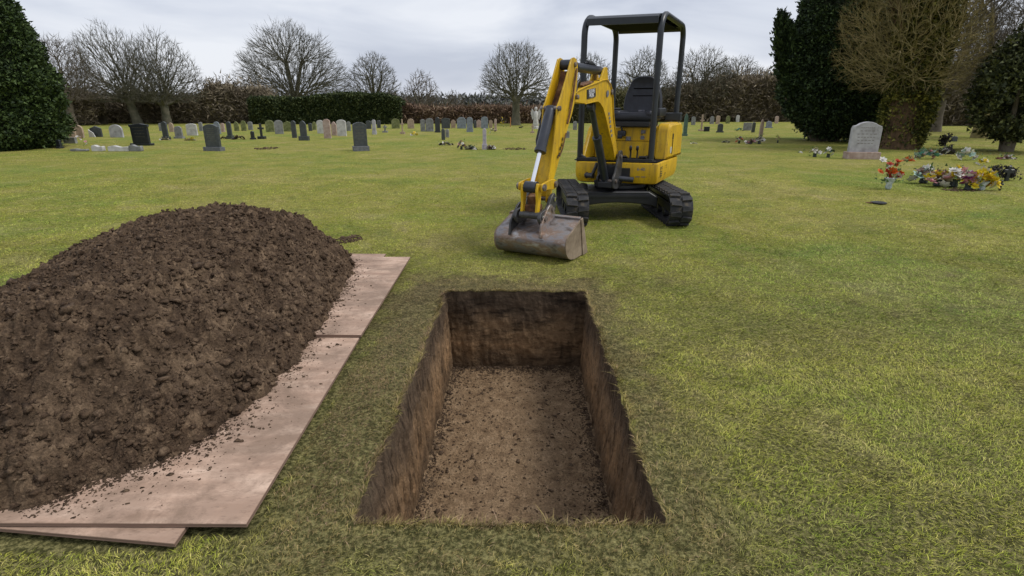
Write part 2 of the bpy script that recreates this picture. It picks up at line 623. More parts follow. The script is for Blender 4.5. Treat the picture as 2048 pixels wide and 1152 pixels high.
M['bucket'] = simple('worn_bucket_steel', [(0.32, (0.12, 0.095, 0.08)), (0.45, (0.27, 0.255, 0.255)), (0.56, (0.27, 0.19, 0.14)), (0.70, (0.50, 0.49, 0.49))], 6.5, 0.45, 0.6, 0.25, 40, spec=0.5, sc=(1, 1, 2.2), bdist=0.003, rr=(0.28, 0.6))
M['bucket_side'] = simple('bucket_side_steel', [(0.35, (0.17, 0.125, 0.085)), (0.65, (0.33, 0.26, 0.19))], 8, 0.65, 0.2, 0.25, 40, bdist=0.003)
M['hitch'] = simple('hitch_steel', [(0.35, (0.045, 0.045, 0.048)), (0.65, (0.10, 0.098, 0.095))], 12, 0.45, 0.4)
M['decal_black'] = simple('decal_black', [(0.4, (0.015, 0.015, 0.018)), (0.6, (0.035, 0.033, 0.035))], 20, 0.5)
M['decal_white'] = simple('decal_white', [(0.4, (0.45, 0.46, 0.50)), (0.6, (0.68, 0.68, 0.70))], 40, 0.5)
M['decal_grey'] = simple('decal_grey', [(0.4, (0.12, 0.12, 0.15)), (0.6, (0.22, 0.21, 0.22))], 40, 0.5)
M['amber'] = simple('amber_plastic', [(0.4, (0.30, 0.22, 0.10)), (0.6, (0.40, 0.32, 0.16))], 20, 0.6)

# stones
M['slate'] = simple('dark_granite', [(0.35, (0.030, 0.036, 0.038)), (0.65, (0.062, 0.070, 0.070))], 14, 0.42, bump=0.08, spec=0.5)
M['slate_base'] = simple('grey_granite', [(0.35, (0.085, 0.092, 0.10)), (0.65, (0.16, 0.165, 0.175))], 22, 0.6, bump=0.1)
M['black'] = simple('black_granite', [(0.35, (0.010, 0.012, 0.016)), (0.65, (0.022, 0.026, 0.032))], 14, 0.3, spec=0.6)
M['white'] = simple('white_marble', [(0.3, (0.34, 0.33, 0.31)), (0.55, (0.50, 0.49, 0.47)), (0.7, (0.60, 0.59, 0.57))], 7, 0.75, bump=0.15)
M['whitegrey'] = simple('weathered_white_stone', [(0.3, (0.235, 0.225, 0.225)), (0.5, (0.36, 0.355, 0.365)), (0.7, (0.46, 0.455, 0.47))], 6, 0.75, bump=0.2, bdist=0.004)
M['grey'] = simple('grey_stone', [(0.3, (0.12, 0.125, 0.12)), (0.65, (0.25, 0.25, 0.245))], 8, 0.8, bump=0.2)
M['bluegrey'] = simple('blue_grey_stone', [(0.3, (0.13, 0.15, 0.17)), (0.65, (0.235, 0.26, 0.29))], 8, 0.7, bump=0.15)
M['tan'] = simple('sandstone', [(0.3, (0.26, 0.19, 0.13)), (0.65, (0.42, 0.32, 0.24))], 10, 0.85, bump=0.3)
M['pinkst'] = simple('pink_sandstone', [(0.3, (0.30, 0.20, 0.16)), (0.65, (0.46, 0.36, 0.31))], 10, 0.85, bump=0.3)
M['moss'] = simple('mossy_stone', [(0.3, (0.085, 0.10, 0.035)), (0.5, (0.15, 0.165, 0.06)), (0.7, (0.25, 0.25, 0.14))], 9, 0.9, bump=0.4)
M['verdigris'] = simple('green_bronze', [(0.3, (0.045, 0.085, 0.065)), (0.65, (0.10, 0.17, 0.13))], 10, 0.7)
M['engrave'] = simple('engraved_lettering', [(0.4, (0.16, 0.14, 0.13)), (0.6, (0.24, 0.22, 0.21))], 30, 0.8)
M['engrave_dk'] = simple('faded_gilt_lettering', [(0.4, (0.09, 0.085, 0.06)), (0.6, (0.15, 0.14, 0.10))], 30, 0.6)
M['lilac'] = simple('pale_lilac_marble', [(0.4, (0.30, 0.27, 0.31)), (0.6, (0.44, 0.40, 0.44))], 10, 0.7)

# plants
def leafmat(name, a, b_, c, scale=3, rough=0.6):
    m, nt, b = new_mat(name)
    pos = nt.nodes.new('ShaderNodeNewGeometry').outputs['Position']
    at = nt.nodes.new('ShaderNodeAttribute')
    at.attribute_name = 'tint'
    n1 = noise(nt, pos, scale, 4, 0.6)
    v = math_(nt, 'ADD', math_(nt, 'MULTIPLY', n1, 0.8), math_(nt, 'MULTIPLY', math_(nt, 'SUBTRACT', at.outputs['Fac'], 0.5), 0.5))
    L(nt, ramp(nt, v, [(0.2, a), (0.42, b_), (0.66, c)]), b.inputs['Base Color'])
    b.inputs['Roughness'].default_value = rough
    b.inputs['Specular IOR Level'].default_value = 0.2
    return m


M['yew'] = leafmat('yew_foliage', (0.014, 0.026, 0.009), (0.038, 0.064, 0.018), (0.095, 0.14, 0.040))
M['yew_blue'] = leafmat('dark_yew_foliage', (0.011, 0.019, 0.009), (0.026, 0.045, 0.017), (0.070, 0.105, 0.034))
M['hedge'] = leafmat('hedge_foliage', (0.014, 0.024, 0.009), (0.042, 0.062, 0.020), (0.12, 0.14, 0.05))
M['ivy'] = leafmat('ivy_foliage', (0.028, 0.036, 0.009), (0.085, 0.090, 0.018), (0.24, 0.22, 0.045))
M['holly'] = leafmat('holly_foliage', (0.018, 0.025, 0.010), (0.052, 0.062, 0.022), (0.16, 0.175, 0.06))
M['brush'] = leafmat('brown_brush', (0.085, 0.070, 0.045), (0.19, 0.155, 0.105), (0.34, 0.285, 0.20), 0.6, 0.9)
M['redbrush'] = leafmat('beech_hedge_brush', (0.10, 0.066, 0.044), (0.23, 0.15, 0.105), (0.36, 0.27, 0.18), 0.6, 0.9)
M['olive'] = leafmat('olive_brush', (0.06, 0.060, 0.030), (0.13, 0.125, 0.058), (0.24, 0.22, 0.11), 0.6, 0.9)
M['bark'] = simple('grey_green_bark', [(0.3, (0.060, 0.062, 0.040)), (0.5, (0.105, 0.100, 0.068)), (0.7, (0.165, 0.15, 0.11))], 3, 0.95, bump=0.5, world_co=True)
M['barkb'] = simple('brown_bark', [(0.3, (0.075, 0.062, 0.045)), (0.5, (0.125, 0.105, 0.078)), (0.7, (0.19, 0.16, 0.125))], 3, 0.95, bump=0.5, world_co=True)
M['mosstwig'] = simple('mossy_twig_bark', [(0.3, (0.11, 0.088, 0.036)), (0.5, (0.22, 0.185, 0.072)), (0.7, (0.38, 0.29, 0.15))], 2, 0.95, world_co=True)
M['ivybark'] = simple('reddish_bark', [(0.3, (0.05, 0.030, 0.016)), (0.65, (0.13, 0.08, 0.04))], 5, 0.95, sc=(3, 3, 0.6), bump=0.6)
M['brushcore'] = simple('brown_twig_mass', [(0.3, (0.055, 0.045, 0.030)), (0.5, (0.11, 0.09, 0.06)), (0.7, (0.18, 0.15, 0.105))], 4, 1.0, detail=10, world_co=True)
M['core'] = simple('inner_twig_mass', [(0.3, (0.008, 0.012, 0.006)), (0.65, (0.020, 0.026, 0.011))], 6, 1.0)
M['far_wood'] = simple('hazed_distant_wood', [(0.3, (0.12, 0.125, 0.125)), (0.65, (0.20, 0.20, 0.19))], 0.15, 1.0, world_co=True)  # haze over the far trees is painted into this grey
M['hill'] = simple('hazed_distant_hill', [(0.3, (0.13, 0.15, 0.15)), (0.65, (0.20, 0.22, 0.21))], 0.01, 1.0, world_co=True)  # blue-grey colour carries the haze of distance, no air is built
M['stemg'] = simple('green_stem', [(0.4, (0.05, 0.10, 0.025)), (0.6, (0.13, 0.21, 0.07))], 12, 0.7)
M['wrap'] = simple('clear_wrap', [(0.4, (0.35, 0.42, 0.42)), (0.6, (0.60, 0.66, 0.68))], 20, 0.3, spec=0.6)
M['darkpot'] = simple('dark_pot', [(0.4, (0.02, 0.03, 0.03)), (0.6, (0.05, 0.06, 0.06))], 20, 0.5)
for nm, col in dict(f_red=(0.42, 0.03, 0.012), f_orange=(0.62, 0.11, 0.015), f_white=(0.62, 0.60, 0.55), f_yellow=(0.68, 0.52, 0.02), f_amber=(0.66, 0.34, 0.02), f_pink=(0.52, 0.26, 0.27), f_purple=(0.24, 0.03, 0.15), f_cream=(0.56, 0.50, 0.33), f_dark=(0.035, 0.03, 0.028), f_mint=(0.30, 0.42, 0.35), f_teal=(0.10, 0.30, 0.25), f_brown=(0.12, 0.075, 0.05)).items():
    M[nm] = simple(nm, [(0.4, tuple(c * 0.8 for c in col)), (0.6, tuple(min(1, c * 1.15) for c in col))], 30, 0.7)

# ------------------------------------------------------------------ ground with the opening of the grave
def pit_x(side, y):
    b = PIT['xl0'] if side < 0 else PIT['xr0']
    return b + PIT['sh'] * (y - PIT['y0'])


def rag(p, k):
    """ragged spade-cut offset of an edge; p along the edge"""
    p = np.atleast_1d(np.asarray(p, float))
    q = np.stack([p, np.full_like(p, k * 7.7), np.zeros_like(p)], 1)
    return 0.024 * pnoise(q * np.array([5.0, 1, 1])) + 0.024 * pnoise(q * np.array([22.0, 1, 1]) + 9) + 0.012 * pnoise(q * np.array([60.0, 1, 1]) + 4)


def ground_z(x, y):
    x = np.asarray(x, float)
    y = np.asarray(y, float)
    P = np.stack([x.ravel(), y.ravel(), np.zeros(x.size)], 1)
    z = 0.010 * fbm(P * 1.3, 3) + 0.009 * fbm(P * 6.0 + 5, 3, 0.6)
    w = np.clip((14 - P[:, 1]) / 6, 0, 1)
    z = z * w
    return (z - 0.006 * w).reshape(x.shape)


def axis(parts):
    out = []
    for a, b, n in parts:
        out += list(np.linspace(a, b, n, endpoint=False))
    out.append(parts[-1][1])
    return np.array(out)


gx = axis([(-9, -2.5, 90), (-2.5, -0.526, 80), (-0.526, 0.505, 46), (0.505, 2.6, 84), (2.6, 9, 90)])
gy = axis([(-1.0, 0.6, 20), (0.6, 1.47, 36), (1.47, 3.85, 98), (3.85, 6.0, 70), (6.0, 14.0, 120)])
ixl, ixr = 170, 216
iy0, iy1 = 56, 154
X, Y = np.meshgrid(gx, gy, indexing='ij')
# ragged edges, fading away from the opening
Y2 = Y.copy()
X2 = X + PIT['sh'] * (Y - PIT['y0'])
fl = np.exp(-np.abs(X - gx[ixl]) / 0.10)
fr = np.exp(-np.abs(X - gx[ixr]) / 0.10)
X2 += fl * rag(Y.ravel(), 1).reshape(Y.shape) + fr * rag(Y.ravel(), 2).reshape(Y.shape)
fn = np.exp(-np.abs(Y - gy[iy0]) / 0.10)
ff = np.exp(-np.abs(Y - gy[iy1]) / 0.10)
Y2 += fn * rag(X.ravel(), 3).reshape(Y.shape) * 0.7 + ff * rag(X.ravel(), 4).reshape(Y.shape)
Z2 = ground_z(X2, Y2)
nx, ny = len(gx), len(gy)
idx = np.arange(nx * ny).reshape(nx, ny)
quads = np.stack([idx[:-1, :-1], idx[1:, :-1], idx[1:, 1:], idx[:-1, 1:]], -1)
keep = np.ones(quads.shape[:2], bool)
keep[ixl:ixr, iy0:iy1] = False
V = np.stack([X2.ravel(), Y2.ravel(), Z2.ravel()], 1)
F = quads[keep].reshape(-1, 4)
# outer sheet to the horizon, joined to the fine patch
bx = [V[idx[0, 0]], V[idx[-1, 0]], V[idx[-1, -1]], V[idx[0, -1]]]
V = V.copy()
# flatten the border ring
for sl in (idx[0, :], idx[-1, :], idx[:, 0], idx[:, -1]):
    V[sl, 2] = 0.0
# border verts: outer rings
ring = list(idx[:, 0]) + list(idx[-1, 1:]) + list(idx[-2::-1, -1]) + list(idx[0, -2:0:-1])
ringv = V[ring]
cen = np.array([0.0, 6.0, 0.0])
prev = np.array(ring)
VV, FF = [V], [F]
base = len(V)
for sc_ in (1.6, 3.0, 6.0, 14.0, 40.0, 250.0):
    nv = cen + (ringv - cen) * sc_
    nv[:, 2] = 0
    ni = base + np.arange(len(ring))
    VV.append(nv)
    FF.append(np.stack([prev, ni, np.roll(ni, -1), np.roll(prev, -1)], 1))
    prev = ni
    base += len(ring)
lawn = add('ground', mesh_np('ground', np.concatenate(VV), np.concatenate(FF), M['lawn'], True), kind='structure')

# ------------------------------------------------------------------ the open grave
grave = thing('open_grave', 'freshly dug rectangular open grave with sheer soil walls and a pale clay floor', 'grave', (0, 2.66, 0))
DEPTH = 0.625


def wall(name, pts_top, inward, seed, taper):
    """pts_top (n,3) polyline of the edge; wall drops DEPTH with spade relief"""
    n = len(pts_top)
    m = 44
    rows = []
    for j in range(m + 1):
        t = j / m
        P = pts_top.copy()
        sm = np.stack([np.interp(np.arange(n), [0, n - 1], [pts_top[0, i], pts_top[-1, i]]) for i in range(3)], 1)
        w_ = min(1.0, t / 0.16)
        w_ = w_ * w_ * (3 - 2 * w_)
        P = P * (1 - w_) + sm * w_
        z = pts_top[:, 2] * (1 - t) - DEPTH * t - 0.0
        off = taper * t
        q = P.copy()
        q[:, 2] = z
        rel = 0.022 * fbm(q * np.array([9, 9, 2.6]) + seed, 4, 0.6) + 0.012 * fbm(q * np.array([30, 30, 14]) + seed, 3, 0.65)
        rel = rel * min(1, t * 6) * 0.9
        P = P + inward[None, :] * (off + rel)[:, None]
        P[:, 2] = z
        rows.append(P)
    A = np.stack(rows, 0)
    Vw = A.reshape(-1, 3) - np.array([0, 2.66, 0])
    ii = np.arange((m + 1) * n).reshape(m + 1, n)
    Fw = np.stack([ii[:-1, :-1], ii[:-1, 1:], ii[1:, 1:], ii[1:, :-1]], -1).reshape(-1, 4)
    return add('wall', mesh_np('wall', Vw, Fw, M['pit_wall'], True), grave)


edge = lambda sl: V[sl].astype(float)
left_top = edge(idx[ixl, iy0:iy1 + 1])
right_top = edge(idx[ixr, iy0:iy1 + 1])
near_top = edge(idx[ixl:ixr + 1, iy0])
far_top = edge(idx[ixl:ixr + 1, iy1])


def refine(P, k=3):
    t = np.arange(len(P))
    tt = np.linspace(0, len(P) - 1, (len(P) - 1) * k + 1)
    return np.stack([np.interp(tt, t, P[:, i]) for i in range(3)], 1)


w1 = wall('wall', refine(left_top), np.array([1.0, 0, 0]), 3.0, 0.035)
w2 = wall('wall', refine(right_top), np.array([-1.0, 0, 0]), 13.0, 0.035)
w3 = wall('wall', refine(near_top), np.array([0, 1.0, 0]), 23.0, 0.03)
w4 = wall('wall', refine(far_top), np.array([0, -1.0, 0]), 33.0, 0.03)
w4.data.materials[0] = M['pit_wall_banded_shaded']
fx = np.linspace(-0.56, 0.58, 120)
fy = np.linspace(1.42, 3.9, 220)
FX, FY = np.meshgrid(fx, fy, indexing='ij')
P = np.stack([FX.ravel(), FY.ravel(), 0 * FX.ravel()], 1)


def floor_z(P):
    Q = P.copy()
    Q[:, 0] -= PIT['sh'] * (Q[:, 1] - PIT['y0'])
    dedge = np.minimum(np.minimum(Q[:, 0] - PIT['xl0'], PIT['xr0'] - Q[:, 0]), np.minimum(Q[:, 1] - PIT['y0'], PIT['y1'] - Q[:, 1])) - 0.035
    return -DEPTH + 0.016 * fbm(P * 4, 4, 0.6) + 0.010 * fbm(P * 24, 3, 0.65) + 0.018 * np.exp(-np.clip(dedge, 0, 9) / 0.05) + 0.006


fz = floor_z(P)
Pf = P.copy()
Pf[:, 2] = fz
ii = np.arange(120 * 220).reshape(120, 220)
Ff = np.stack([ii[:-1, :-1], ii[1:, :-1], ii[1:, 1:], ii[:-1, 1:]], -1).reshape(-1, 4)
add('floor', mesh_np('floor', Pf - np.array([0, 2.66, 0]), Ff, M['pit_floor'], True), grave)


# clods: squashed random polyhedra in bulk
def ico():
    bm = bmesh.new()
    bmesh.ops.create_icosphere(bm, subdivisions=1, radius=1)
    v = np.array([x.co[:] for x in bm.verts])
    f = np.array([[y.index for y in x.verts] for x in bm.faces])
    bm.free()
    return v, f


ICO_V, ICO_F = ico()


def clods(P, size, sq=0.6):
    n = len(P)
    k = len(ICO_V)
    base = ICO_V[None] * (1 + 0.50 * rng.uniform(-1, 1, (n, k, 1))) + 0.50 * rng.uniform(-1, 1, (n, k, 3))
    sc = rng.uniform(0.6, 1.3, (n, 1, 3))
    sc[:, :, 2] *= sq
    th = rng.uniform(0, 6.28, n)
    c, s = np.cos(th), np.sin(th)
    v = base * sc
    x = v[:, :, 0] * c[:, None] - v[:, :, 1] * s[:, None]
    y = v[:, :, 0] * s[:, None] + v[:, :, 1] * c[:, None]
    v = np.stack([x, y, v[:, :, 2]], -1) * size[:, None, None] + P[:, None, :]
    f = ICO_F[None] + (np.arange(n) * k)[:, None, None]
    return v.reshape(-1, 3), f.reshape(-1, 3)


# loose soil along the foot of the pit walls
n = 9000
side = rng.integers(0, 4, n)
t = rng.uniform(0, 1, n)
d = rng.exponential(0.034, n) + 0.028 + (rng.uniform(0, 1, n) < 0.12) * rng.uniform(0, 0.35, n)
px = np.where(side == 0, -0.518 + d, np.where(side == 1, 0.497 - d, rng.uniform(-0.49, 0.47, n)))
py = np.where(side < 2, rng.uniform(1.52, 3.8, n), np.where(side == 2, 3.845 - d, rng.uniform(1.55, 3.8, n)))
px = px + PIT['sh'] * (py - 1.48)
Pc = np.stack([px, py, np.zeros(n)], 1)
Pc[:, 2] = 0
Pc[:, 2] = floor_z(Pc) + 0.001
sz = rng.gamma(1.1, 0.0021, n) + 0.0016
v, f = clods(Pc - np.array([0, 2.66, 0]), sz)
add('loose_soil', mesh_np('loose_soil', v, f, M['clod']), grave, kind='stuff')

# ------------------------------------------------------------------ boards under the heap
def board(name, corners, z, t, label):
    c = np.mean(corners, 0)
    ob = thing(name, label, 'board', (c[0], c[1], z))
    mb = MB()
    pts = [(p[0] - c[0], p[1] - c[1]) for p in corners]
    mb.prism(pts, 0.0012, t, (0, 1, 2))
    top = mb.build('face_veneer', M['board'], ob, bevel=0.0008)
    mb = MB()
    e = 0.0015
    cc = [(p[0] * (1 + e), p[1] * (1 + e)) for p in pts]
    mb.prism(cc, 0.0, t - 0.0022, (0, 1, 2))
    mb.build('edge_band', M['board_edge'], ob)
    return ob


board('plywood_board', [(-0.842, 1.417), (-0.872, 2.905), (-3.15, 2.93), (-3.15, 1.43)], 0.031, 0.013,
      'large pink-brown plywood board nearest the camera, soil heap lying across it')
board('plywood_board', [(-1.035, 1.352), (-1.10, 2.6), (-3.3, 2.62), (-3.3, 1.60)], 0.014, 0.013,
      'plywood board poking out from beneath the nearest board at the bottom left')
board('plywood_board', [(-0.860, 2.885), (-0.878, 4.585), (-3.10, 4.60), (-3.10, 2.93)], 0.048, 0.014,
      'further plywood board beside the grave, its front edge overlapping the nearer one')
board('plywood_board', [(-1.105, 3.3), (-1.128, 4.76), (-2.9, 4.78), (-2.9, 3.4)], 0.030, 0.013,
      'plywood board showing behind the far board at the far end of the soil heap')

# ------------------------------------------------------------------ soil heap
toe = np.array([(-1.5, 4.74), (-1.25, 4.32), (-1.14, 3.65), (-1.12, 2.95), (-1.10, 2.51), (-1.16, 2.0), (-1.25, 1.79), (-1.41, 1.65), (-1.6, 1.455), (-2.0, 1.36), (-2.8, 1.35), (-3.5, 1.9), (-3.75, 3.0), (-3.5, 4.1), (-2.8, 4.8), (-2.1, 4.95)])


def poly_dist(x, y, poly):
    P = np.stack([x, y], 1)
    d = np.full(len(P), 1e9)
    inside = np.zeros(len(P), bool)
    n = len(poly)
    for i in range(n):
        a, b = poly[i], poly[(i + 1) % n]
        ab = b - a
        t = np.clip(((P - a) @ ab) / (ab @ ab), 0, 1)
        q = a + t[:, None] * ab
        d = np.minimum(d, np.linalg.norm(P - q, axis=1))
        cond = (a[1] > P[:, 1]) != (b[1] > P[:, 1])
        xi = (b[0] - a[0]) * (P[:, 1] - a[1]) / (b[1] - a[1] + 1e-12) + a[0]
        inside ^= cond & (P[:, 0] < xi)
    return np.where(inside, d, -d)


def heap_h(x, y, fine=True):
    P = np.stack([x, y, 0 * x], 1)
    wob = 0.07 * fbm(P * 3.0, 3) + 0.025 * fbm(P * 14, 2)
    d = poly_dist(x, y, toe) + wob
    h = 1.05 * (1 - np.exp(-np.clip(d, 0, 9) / 0.80))
    h = np.where(d < 0, d * 0.9, h)
    cap = np.interp(x + 0.3 * (y - 3), [-3.6, -3.3, -2.94, -2.6, -2.35, -1.93, -1.5, -1.1], [-0.1, 0.04, 0.22, 0.39, 0.475, 0.545, 0.51, 0.46]) - 0.10 * np.clip(y - 3.9, 0, 9)
    k = 0.06
    e = np.clip(0.5 + 0.5 * (cap - h) / k, 0, 1)
    h = cap * (1 - e) + h * e - k * e * (1 - e)
    if fine:
        m = np.clip(d * 6 + 0.35, 0.15, 1)
        h = h + m * (0.060 * fbm(P * 3.2 + 3, 3) + 0.075 * np.abs(fbm(P * np.array([11, 8, 1]) + 8, 4, 0.62)) - 0.028 + 0.030 * np.abs(fbm(P * 27 + 1, 3, 0.7)) + 0.020 * (0.35 - np.abs(pnoise(P * 46 + 2))))
    return h


hx = np.linspace(-4.0, -0.85, 460)
hy = np.linspace(1.0, 5.2, 600)
HX, HY = np.meshgrid(hx, hy, indexing='ij')
hz = heap_h(HX.ravel(), HY.ravel())
heap = thing('soil_heap', 'large mound of freshly dug dark brown soil piled on plywood boards', 'soil heap', (-2.2, 3.0, 0))
ok = (hz > -0.02).reshape(460, 600)
ii = np.arange(460 * 600).reshape(460, 600)
q = np.stack([ii[:-1, :-1], ii[1:, :-1], ii[1:, 1:], ii[:-1, 1:]], -1)
kq = ok[:-1, :-1] | ok[1:, :-1] | ok[1:, 1:] | ok[:-1, 1:]
Fh = q[kq]
# jitter for overhangs and crumbly texture
Ph = np.stack([HX.ravel(), HY.ravel(), np.maximum(hz, 0.0) + np.where(hz > 0, 0.045, 0.0) * np.clip(hz * 10, 0, 1) + np.clip(hz, -0.03, 0)], 1)
Ph[:, 0] += 0.010 * fbm(Ph * 22 + 50, 3, 0.6)
Ph[:, 1] += 0.010 * fbm(Ph * 22 + 80, 3, 0.6)
used = np.unique(Fh)
remap = np.full(len(Ph), -1)
remap[used] = np.arange(len(used))
add('mound', mesh_np('mound', Ph[used] - np.array([-2.2, 3.0, 0]), remap[Fh], M['soil'], False), heap)


def heap_points(n, xlo=-3.3):
    x = rng.uniform(xlo, -1.0, n * 3)
    y = rng.uniform(1.2, 4.95, n * 3)
    d = poly_dist(x, y, toe)
    k = d > -0.01
    x, y, d = x[k][:n], y[k][:n], d[k][:n]
    h = heap_h(x, y)
    return np.stack([x, y, np.maximum(h, 0) + 0.045 * np.clip(h * 10, 0, 1)], 1), d


Pc, dd = heap_points(36000)
sz = rng.gamma(1.0, 0.0042, len(Pc)) + 0.0025
big = np.clip(1.25 - dd / 0.25, 0.85, 1.25)
v, f = clods(Pc - np.array([-2.2, 3.0, 0]), np.minimum(sz * big, 0.026), 0.75)
add('clods', mesh_np('clods', v, f, M['clod']), heap, kind='stuff')
# bigger lumps near the right toe, as parts
for k in range(46):
    t = rng.uniform(0, 1)
    i = int(t * 7)
    a = toe[i] * (1 - (t * 7 - i)) + toe[i + 1] * (t * 7 - i)
    d0 = abs(rng.normal(0.10, 0.12))
    p = np.array([a[0] - d0, a[1] + rng.uniform(-0.05, 0.05)])
    hz_ = max(0.045, float(heap_h(np.array([p[0]]), np.array([p[1]]))[0]) + 0.05)
    bm = bmesh.new()
    bmesh.ops.create_icosphere(bm, subdivisions=2, radius=1)
    vv = np.array([x.co[:] for x in bm.verts])
    ff = np.array([[y.index for y in x.verts] for x in bm.faces])
    bm.free()
    r = rng.uniform(0.010, 0.022)
    vv = vv * (1 + 0.75 * fbm(vv * 1.9 + k * 3, 4, 0.75))[:, None] * r * np.array([1.2, 0.95, 0.7])
    o = add('lump', mesh_np('lump', vv, ff, M['clod']), heap, (p[0] + 2.2, p[1] - 3.0, hz_))
    o.rotation_euler = (0, 0, rng.uniform(0, 6))

# crumbs scattered over the boards
n = 5200
t = rng.uniform(0, 1, n) ** 0.8 * 7.9
i = np.minimum(t.astype(int), 7)
a = toe[i] * (1 - (t - i))[:, None] + toe[i + 1] * (t - i)[:, None]
dx = rng.exponential(0.05, n)
cxp = a[:, 0] - 0.045 + dx * 0.95
cyp = a[:, 1] - dx * rng.uniform(-0.2, 0.9, n)
k = (cxp < -0.885) & (cyp > 1.44) & (cyp < 4.72) & ~((cyp > 4.56) & (cxp > -1.14))
cxp, cyp = cxp[k], cyp[k]
zb = np.where(cyp > 2.89, 0.0625, 0.0445)
zb = np.where(cyp > 4.58, 0.0435, zb)
Pc = np.stack([cxp, cyp, zb + 0.001], 1)
sz = rng.gamma(0.8, 0.0018, len(Pc)) + 0.0009
v, f = clods(Pc, np.minimum(sz, 0.014), 0.4)
add('soil_crumbs', mesh_np('soil_crumbs', v, f, M['clod']), label='loose crumbs of dark soil scattered over the plywood boards', cat='soil crumbs', kind='stuff')

# ------------------------------------------------------------------ mini excavator
EX = Vector((1.355, 6.93, 0))
ex = thing('mini_excavator', 'small yellow tracked excavator with black canopy, its bucket resting on the grass', 'excavator', EX)
O_ = Vector((1.505, 7.277, 0))
Rh = Vector((math.cos(R_(18)), -math.sin(R_(18)), 0))
Fh_ = Vector((-math.sin(R_(28)), -math.cos(R_(28)), 0))
TU = lambda p: p
TH = lambda p: O_ + Rh * p.x + Fh_ * p.y + Vector((0, 0, p.z)) - EX
K_ = Vector((1.0104662, 6.34460056, 0))
Db = Vector((-math.sin(R_(29)), -math.cos(R_(29)), 0))
Rb = Vector((math.cos(R_(29)), -math.sin(R_(29)), 0))
TB = lambda p: K_ + Db * p.x + Rb * p.y + Vector((0, 0, p.z)) - EX


def text_obj(txt, name, mat, parent, fn, size=1.0, depth=0.0015):
    """flat lettering: fn maps (tx, ty, depth) to object coordinates"""
    cu = bpy.data.curves.new('t', 'FONT')
    cu.body = txt
    cu.size = size
    cu.extrude = depth
    cu.align_x = 'CENTER'
    cu.align_y = 'CENTER'
    cu.offset = 0.004 * size * 4
    cu.resolution_u = 2
    to = bpy.data.objects.new('t', cu)
    me = bpy.data.meshes.new_from_object(to)
    me.name = name
    for v in me.vertices:
        v.co = fn(v.co.x, v.co.y, v.co.z)
    bpy.data.objects.remove(to)
    bpy.data.curves.remove(cu)
    me.materials.clear()
    me.materials.append(mat)
    return add(name, me, parent)


# tracks
rad, L0 = 0.165, 1.52


def belt(s):
    """point and tangent on the belt at arc length s (y forward negative = towards camera)"""
    st = L0 - 2 * rad
    per = 2 * st + 2 * math.pi * rad
    s %= per
    yf, yr = -0.885 + rad, -0.885 + L0 - rad
    if s < st:
        return yf + s, 2 * rad, 0.0
    s -= st
    if s < math.pi * rad:
        a = s / rad
        return yr + rad * math.sin(a), rad + rad * math.cos(a), -a
    s -= math.pi * rad
    if s < st:
        return yr - s, 0.0, -math.pi
    s -= st
    a = s / rad
    return yf - rad * math.sin(a), rad - rad * math.cos(a), -math.pi - a


PER = 2 * (L0 - 2 * rad) + 2 * math.pi * rad
lug_me = None
for sx, xc in ((-1, -0.625), (1, 0.525)):
    tr = add('track', None, ex, (xc, 0, 0.018))
    mb = MB()
    n = 72
    W = 0.125
    vs, fs = [], []
    for i in range(n):
        y, z, a = belt(PER * i / n)
        nrm = Vector((0, math.sin(-a), math.cos(a)))
        for w, t in ((-W, 0), (W, 0), (W, -0.02), (-W, -0.02)):
            vs.append((w, y + nrm.y * t, z + nrm.z * t))
    for i in range(n):
        j = (i + 1) % n
        for k in range(4):
            l = (k + 1) % 4
            fs.append((i * 4 + k, i * 4 + l, j * 4 + l, j * 4 + k))
    mb.add(vs, fs)
    mb.build('belt', M['rubber'], tr, smooth=40)
    if lug_me is None:
        mb = MB()
        # rubber block with a sloping chevron outline
        pts = [(0.004, -0.036), (0.118, -0.024), (0.121, 0.012), (0.112, 0.020), (0.02, 0.034), (0.004, 0.020)]
        mb.prism(pts, -0.004, 0.024, (0, 1, 2), ch=0.004)
        lug = mb.build('tread_lug', M['rubber'], tr)
        lug_me = lug.data
        first = lug
    nl = 30
    for i in range(nl):
        for col in (0, 1):
            y, z, a = belt(PER * (i + 0.5 * col) / nl)
            if first is not None and i == 0 and col == 0:
                o = first
                first = None
            else:
                o = add('tread_lug', lug_me, tr)
            o.location = (0, y, z)
            o.rotation_euler = (a, 0, 0)
            if col:
                o.scale = (-1, 1, 1)
    mb = MB()
    mb.box((0, -0.125, 0.165), (0.13, 1.15, 0.11), ch=0.015)
    mb.box((0, -0.125, 0.25), (0.11, 0.9, 0.05), ch=0.01)
    mb.build('track_frame', M['black_steel'], tr)
    for y0, r in ((-0.72, 0.135), (0.47, 0.135)):
        mb = MB()
        mb.lathe([(0.02, -0.07), (r * 0.55, -0.07), (r * 0.6, -0.05), (r, -0.045), (r, 0.045), (r * 0.6, 0.05), (r * 0.55, 0.07), (0.02, 0.07)], (0, y0, 0.165), 20, axis=0)
        mb.build('idler_wheel' if y0 < 0 else 'sprocket', M['black_steel'], tr, smooth=40)
    for y0 in (-0.42, -0.12, 0.18):
        mb = MB()
        mb.lathe([(0.02, -0.08), (0.05, -0.075), (0.055, -0.03), (0.04, 0), (0.055, 0.03), (0.05, 0.075), (0.02, 0.08)], (0, y0, 0.078), 14, axis=0)
        mb.build('roller', M['black_steel'], tr, smooth=40)

